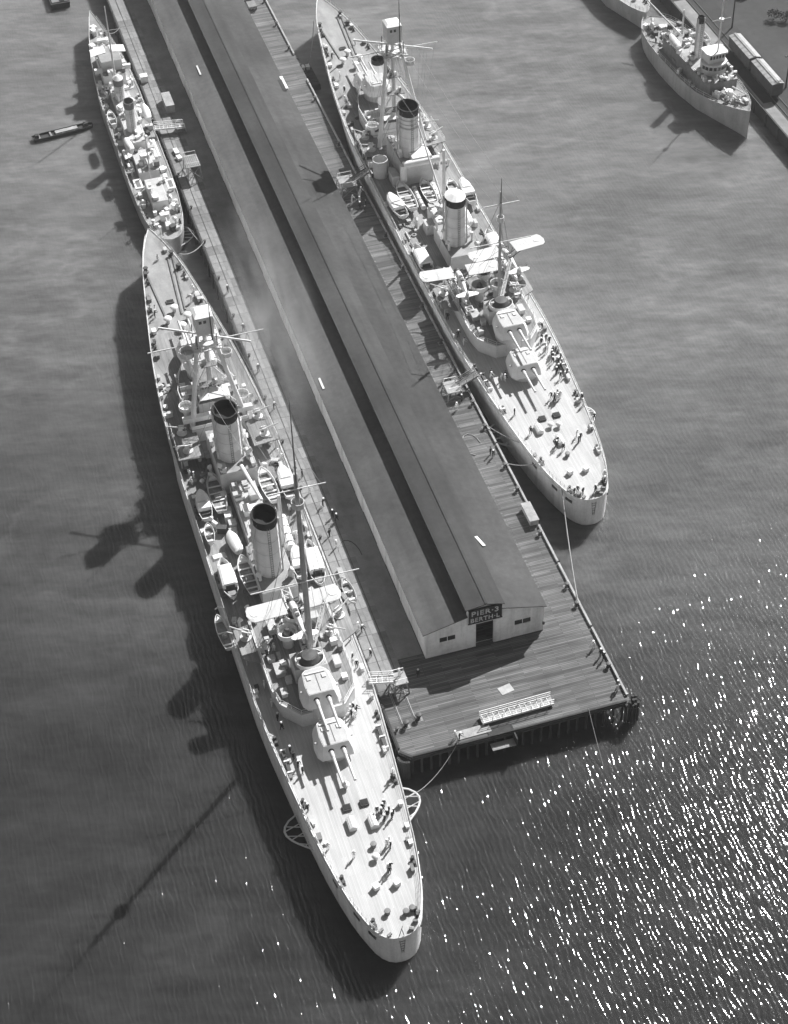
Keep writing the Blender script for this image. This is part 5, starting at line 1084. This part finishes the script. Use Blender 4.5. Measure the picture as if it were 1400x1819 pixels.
# ------------------------------------------------------------------ workboats in the left water
bg_ = thing('work_punt', 'long dark low punt lying off the small warship', 'boat', (25.8, 363.7, 0), math.radians(-83.5))
ring_ = [(-.95, -7.4), (.95, -7.4), (1.2, -5), (1.2, 4.5), (.6, 6.8), (-.6, 6.8), (-1.2, 4.5), (-1.2, -5)]
MB().rings([[(x * .8, y * .95, -.4) for x, y in ring_], [(x, y, .85) for x, y in ring_], [(x * .86, y * .98, .86) for x, y in ring_], [(x * .82, y * .96, .45) for x, y in ring_]]).build('hull', 'wooddark', bg_)
for k in range(5): MB().box(-1, 1, -6 + k * 2.7, -5.6 + k * 2.7, .6, .75).build('thwart', 'wood', bg_)
MB().box(-.6, .6, -2, 3.2, .5, .95).build('cargo', 'woodlight', bg_); MB().cbox((.2, 5.2, .5), (.8, .9, 1.1)).build('engine_box', 'dark', bg_); MB().cbox((0, -6.3, .5), (.9, .8, .9)).build('locker', 'wooddark', bg_)
lt = thing('lighter', 'end of a dark lighter at the top left edge of the picture', 'boat', (34.6, 421.5, 0))
MB().rings([[(-2.2, 0, -.5), (2.2, 0, -.5), (2.4, 14, -.5), (-2.4, 14, -.5)], [(-2.4, -.4, 1.6), (2.4, -.4, 1.6), (2.5, 14, 1.6), (-2.5, 14, 1.6)]]).build('hull', 'wooddark', lt)
MB().box(-2.0, 2.0, .2, 13.5, 1.602, 1.8).build('deck', 'mid', lt); locker(lt, 1.2, 1.4, 1.8, 1.0, 1.0, .8, 'white')
fl = thing('moored_float', 'dark timber float between the far cruiser bow and the pier', 'float', (84.7, 367.2, 0))
MB().box(-1.4, 1.6, -4.6, 4.6, -.5, 1.2).build('body', 'wooddark', fl)
for k in range(6): MB().box(-1.35, 1.55, -4.4 + k * 1.5, -3.1 + k * 1.5, 1.203, 1.3).build('plank', 'wooddark', fl)
for k in range(4): locker(fl, -.6 + (k % 2) * 1.2, 3.0 + .7 * (k // 2), 1.3, .8, .6, .7, 'white')
# pier stores along the left apron
def crate(x, y, w_, d_, h_, label, mat='woodlight', rz=0.0, group=None):
    t = thing('crate', label, 'crate', (x, y, PZ + .035), rz, group); MB().cbox((0, 0, 0), (w_, d_, h_)).build('body', mat, t); MB().cbox((0, 0, h_ + .003), (w_ + .08, d_ + .08, .08)).build('lid', mat, t)
    for s in (-1, 1): MB().box(s * w_ / 2 - .04, s * w_ / 2 + .04, -d_ / 2 - .05, -d_ / 2 - .003, 0, h_).build('batten', mat, t)
crate(46.8, 373.2, 1.6, 1.6, 1.5, 'pale square crate on the left apron near the small warship bridge', 'white')
crate(49.9, 360.5, 1.9, 6.0, 1.9, 'long pale crate on the left apron beside the small warship', 'woodlight')
crate(47.6, 341.0, .9, 2.0, .6, 'small white crate on the left apron below the brow', 'white', .1)
crate(47.7, 338.4, .9, 1.4, .6, 'smaller white crate behind the brow on the left apron', 'white', .2)
crate(47.2, 204.4, .8, 4.6, .6, 'long grey timber stack on the left apron beside the near cruiser mast', 'woodlight')
tw = tower('staging_tower', 'open timber staging tower on the left apron near the small warship stern', (49.3, 331.5, PZ), 2.6, 4.4, 3.4, 'woodlight')
for k in range(7): MB().bar((-1.2 + .4 * k, -2, 3.6), (-1.2 + .4 * k, 2, 3.6), .14).build('slat', 'woodlight', tw)
tag(MB().path([(51 + 1.9 * math.cos(a * .33) - 1, 205 + 4.2 * math.sin(a * .33) + 4, PZ + .09) for a in range(9)], .07, 5).build('hose', 'dark'), 'dark hose curving over the left apron beside the near cruiser', 'hose')
tag(MB().path([(78.6 + 1.6 * math.cos(a * .5), 229.5 + 3.0 * math.sin(a * .5), PZ + .09) for a in range(10)], .08, 5).build('rope_coil', 'rope'), 'pale loop of rope on the right apron beside the far cruiser', 'rope')
tag(MB().cbox((0, 0, 0), (.5, 5.0, .5)).build('timber_baulk', 'woodlight', None, loc=(76.6, 243.5, PZ + .01)), 'long pale timber baulk by the shed wall near the far cruiser after brow', 'timber')
tr = thing('parked_truck', 'small dark truck on the right apron near the top edge', 'truck', (78.6, 399, PZ))
MB().box(-1, 1, -2.6, .9, .7, 1.3).build('bed', 'mid', tr); MB().prism([(-.95, .95), (.95, .95), (.95, 2.3), (-.95, 2.3)], .7, 2.1, .92).build('cab', 'dark', tr); MB().prism([(-.8, 2.32), (.8, 2.32), (.7, 3.4), (-.7, 3.4)], .6, 1.4).build('bonnet', 'dark', tr)
for s in (-1, 1):
    for y in (-1.8, 2.6): MB().tube((s * .75, y, .42), (s * 1.0, y, .42), .42, .42, 14).build('wheel', 'black', tr)

# ------------------------------------------------------------------ mooring lines
rope((FX - 4.0, FY + 7.5, 5.8), (82.6, 187.0, 4.7), 1.0, 'pale mooring line from the far cruiser stern to the right pier edge', .11)
rope((FX - 5.5, FY + 14, 5.8), (82.4, 222.2, 4.8), .6, 'mooring line from the far cruiser quarter to a pier bollard')
rope((FX - 6.0, FY + 19, 5.8), (82.4, 233.2, 4.8), .5, 'short breast line from the far cruiser quarter to the pier')
rope((76.0, 165.2, 4.5), (75.5, 157.0, .05), .2, 'thin line hanging from the pier front into the water', .05)
rope((NX + 7.5, NY + 25, 5.7), (54.5, 165.1, 4.4), 2.4, 'mooring line from the near cruiser quarter to the pier front', .05)
rope((NX + 3.6, NY + 166, 8.6), (46.2, 306, 4.6), 1.2, 'pale mooring line from the near cruiser bow to the left pier edge')
rope((FX - 4.2, FY + 172.5, 9.2), (85.6, 371.2, 1.8), 1.6, 'sagging line from the far cruiser bow to the timber float', .1)
rope((DX + 2.2, DY + 86, 5.8), (46.0, 399, 4.6), .8, 'mooring line from the small warship bow to the left apron')
rope((DX + 3.9, DY + 3.6, 4.0), (46.2, 303, 4.6), .5, 'mooring line from the small warship stern to the left apron')

# ------------------------------------------------------------------ people
S1 = 'sailor standing in the group by the skylights on the near cruiser quarterdeck'
crowd([(2.7, 23.4), (3.2, 22.9), (3.6, 23.6), (3.9, 22.3), (4.4, 22.9), (4.5, 21.8), (4.9, 22.3), (4.0, 24.2), (3.3, 21.6)], 6.02, S1, 'group by the near skylights', .85, NX, NY)
crowd([(2.4, 17.3), (2.9, 17.6), (2.8, 16.8)], 6.02, 'sailor of the pair beside the white vent on the near cruiser quarterdeck', 'pair by the near vent', .5, NX, NY)
crowd([(1.3, 13.2), (1.7, 13.4), (1.4, 12.7)], 6.02, 'sailor stooping between the two white vent boxes near the near cruiser stern', 'men at the near vent boxes', .8, NX, NY)
person(NX - 2.7, NY + 16.9, 6.02, 'lone sailor in white on the port side of the near cruiser quarterdeck', 'stand', 'cloth_white')
person(NX - 5.9, NY + 19.4, 6.02, 'sailor at the port rail of the near cruiser, above the propeller guard', 'stand', 'cloth_white')
person(NX - 7.1, NY + 27.6, 6.02, 'sailor in white by the port rail abreast the hatches', 'stride', 'cloth_white'); person(NX - 6.9, NY + 27.0, 6.02, 'dark clad sailor by the port rail abreast the hatches', 'stand')
crowd([(7.2, 52.4), (7.7, 51.6), (7.5, 53.3)], 6.02, 'sailor at the brow on the near cruiser starboard rail', 'men at the near brow', .6, NX, NY)
crowd([(6.9, 29.2), (6.4, 28.3)], 6.02, 'sailor beside the starboard bitts on the near cruiser quarterdeck', 'men at starboard bitts', .5, NX, NY)
crowd([(-6.7, 38.2), (-6.5, 36.9), (-6.2, 35.3), (-5.9, 33.9)], 6.02, 'sailor along the port hose reel on the near cruiser', 'men at port reel', .7, NX, NY)
crowd([(4.3, 43.0), (4.8, 43.4), (4.2, 42.2), (5.0, 42.6), (4.6, 41.9)], 6.02, 'sailor in the dark huddle below the near cruiser upper turret', 'huddle under the near turret', .8, NX, NY)
crowd([(-6.9, 45), (-7.1, 48), (-7.3, 52), (-6.8, 43.0)], 6.02, 'sailor in the shaded port waist of the near cruiser', 'men in the near port waist', .3, NX, NY)
crowd([(-4.4, 56.5), (-3.8, 58.6), (-3.2, 60.4), (-3.6, 62.6), (-2.8, 63.2), (4.0, 58.8), (5.0, 56.0)], 8.97, 'sailor on the after shelter deck of the near cruiser below the seaplane', 'men under the near seaplane', .3, NX, NY)
crowd([(7.0, 84.5), (7.8, 82.6), (7.2, 87), (8.0, 88.4), (6.4, 89), (8.3, 101.5), (8.0, 103), (-8.2, 103), (-8.3, 100.6), (-7.6, 102)], lambda y: nzd(95) + .02, 'sailor among the boats on the near cruiser boat deck', 'men on the near boat deck', .3, NX, NY)
crowd([(-5.6, 150), (-5.2, 147.6), (-4.8, 149), (3.8, 153), (2.6, 150), (-1, 165)], lambda y: nzd(150) + .02, 'sailor on the near cruiser forecastle', 'men on the near forecastle', .4, NX, NY)
S2 = 'sailor in the crowd along the seaward rail of the far cruiser abreast the turrets'
crowd([(6.6 + rnd.uniform(-.9, 1.3), 34.5 + i * .62 + rnd.uniform(-.3, .3)) for i in range(26)], 6.02, S2, 'crowd at the far cruiser rail', .6, FX, FY)
crowd([(2.4, 29.6), (2.9, 29.2), (3.3, 28.8), (3.6, 29.7), (3.0, 28.3), (3.9, 29.1), (2.6, 28.6)], 6.02, 'sailor in the knot of men below the far cruiser turret guns', 'knot of men under the far guns', .85, FX, FY)
crowd([(-1.0, 17.5), (-1.5, 16.6), (-.6, 15.6), (2.9, 18.2), (3.3, 17.2), (2.7, 16.6)], 6.02, 'sailor by the pale skylight boxes on the far cruiser quarterdeck', 'men by the far skylights', .7, FX, FY)
crowd([(-2.9, 4.2), (-2.1, 4.6), (-1.4, 3.9), (.9, 3.8), (3.2, 5.2), (3.7, 6.6)], 6.02, 'sailor at the stern rail of the far cruiser', 'men at the far stern rail', .7, FX, FY)
crowd([(-6.4, 38.4), (-6.0, 39.1), (-4.6, 37.4), (-4.1, 36.8), (-3.7, 37.6)], 6.02, 'sailor near the brow on the far cruiser quarterdeck', 'men at the far brow', .3, FX, FY)
crowd([(7.4, 27.2), (7.6, 21.4), (7.1, 25.8), (-5.6, 27.4), (-4.6, 21.6)], 6.02, 'sailor walking alone along the far cruiser quarterdeck edge', 'men along the far quarterdeck edge', .5, FX, FY)
crowd([(-8.6, 62.6), (-8.4, 58), (-8.2, 52), (-8.0, 49.5)], 6.02, 'sailor in the shaded waist of the far cruiser beside the pier', 'men in the far waist', .4, FX, FY)
crowd([(-6, 158), (-4.4, 156), (2.4, 160), (-5, 147), (-5.6, 141), (-6.6, 137)], lambda y: fzd(150) + .02, 'sailor on the far cruiser forecastle', 'men on the far forecastle', .5, FX, FY)
for x, y, l_, c_ in ((52.8, 180.0, 'man standing in the shed shadow near the brow', 'cloth_dark'), (49.4, 179.0, 'sailor in white at the head of the near cruiser brow', 'cloth_white'), (55.0, 165.9, 'man bending at the front edge of the pier by the left bollard', 'cloth_dark'), (54.5, 166.4, 'second man at the front edge of the pier by the left bollard', 'cloth_white')):
    person(x, y, PZ + (2.57 if x == 49.4 else .04), l_, 'bend' if x == 55.0 else 'stand', c_)
crowd([(81.6, 177.0), (81.9, 175.0), (82.1, 174.2), (82.0, 168.0), (81.8, 167.4)], PZ + .02, 'man fishing at the right pier edge near the corner', 'men at the right pier corner', .6)
crowd([(80.9, 226.0), (81.2, 225.3), (80.2, 246.6), (80.6, 241.4), (79.0, 239.5)], PZ + .02, 'man on the right apron near the far cruiser after brow', 'men at the far brow on the pier', .5)
crowd([(79.0, 310.0), (80.4, 309.0), (81.0, 311.0), (80.0, 307.2), (81.4, 307.8), (80.6, 305.6), (81.6, 312.5)], PZ + .02, 'man in the group on the pier by the far cruiser midships brow', 'group by the midships brow', .5)
crowd([(48.2, 212.0), (47.8, 215.0), (50.0, 218.2), (49.6, 219.4), (48.7, 222.6), (47.3, 226.5), (47.2, 231.0), (46.6, 233.6), (46.9, 250.5), (46.8, 262), (47.0, 275), (46.9, 288)], PZ + .07, 'man from the front end among those on the left apron', 'men on the left apron', .6, 0, 0, True)
crowd([(46.5, 192.6), (46.8, 186.5), (46.9, 192.0)], PZ + .07, 'man on the left apron above the near brow', 'men above the near brow', .7)

for x_, y_, l_ in ((-6.2, 38, 'sailor on the patrol ship after deck, nearest its deckhouse'), (-4.6, 42.5, 'sailor on the patrol ship after deck, nearest its stern')): person(px0 + x_, py0 + y_, pz(40) + .02, l_)
# ------------------------------------------------------------------ haze
hz = MB().box(-1340, 1500, -1170, 1670, -5.2, 226.0).build('haze', None); tag(hz, 'thin pale sea haze filling the air over the harbour', 'haze', kind='stuff')
# thin funnel smoke drifting off the near cruiser's fore funnel over the shed
def smoke(loc, rad, rz, dens, label):
    o = MB().ball((0, 0, 0), 1.0, 20, 12).build('funnel_smoke', None, None, True, loc, rz); o.scale = rad; tag(o, label, 'smoke', kind='stuff')
    m = bpy.data.materials.new('smoke'); m.use_nodes = True; n = m.node_tree.nodes; l = m.node_tree.links; n.remove(n['Principled BSDF'])
    v = n.new('ShaderNodeVolumePrincipled'); v.inputs['Color'].default_value = (.8, .8, .8, 1); v.inputs['Anisotropy'].default_value = .3
    tc = n.new('ShaderNodeTexCoord'); ln = n.new('ShaderNodeVectorMath'); ln.operation = 'LENGTH'; l.new(tc.outputs['Object'], ln.inputs[0])
    fall = _range(n, l, ln.outputs['Value'], .25, 1.0, 1.0, 0.0)
    ns = _range(n, l, _noise(n, l, tc.outputs['Object'], 2.2, 4, .6), .42, .75, 0.0, 1.0)
    l.new(_math(n, l, 'MULTIPLY', _math(n, l, 'MULTIPLY', fall, ns), dens), v.inputs['Density']); l.new(v.outputs[0], n['Material Output'].inputs['Volume']); o.data.materials.append(m)
smoke((49.0, 258, 19), (10, 40, 7), -.1, .085, 'thin pale smoke drifting from the near cruiser fore funnel over the shed eave')
hm = bpy.data.materials.new('haze'); hm.use_nodes = True; hn = hm.node_tree.nodes; hn.remove(hn['Principled BSDF'])
pv = hn.new('ShaderNodeVolumePrincipled'); pv.inputs['Color'].default_value = (.95, .95, .95, 1); pv.inputs['Density'].default_value = .00016; pv.inputs['Anisotropy'].default_value = .76
hm.node_tree.links.new(pv.outputs[0], hn['Material Output'].inputs['Volume']); hz.data.materials.append(hm)
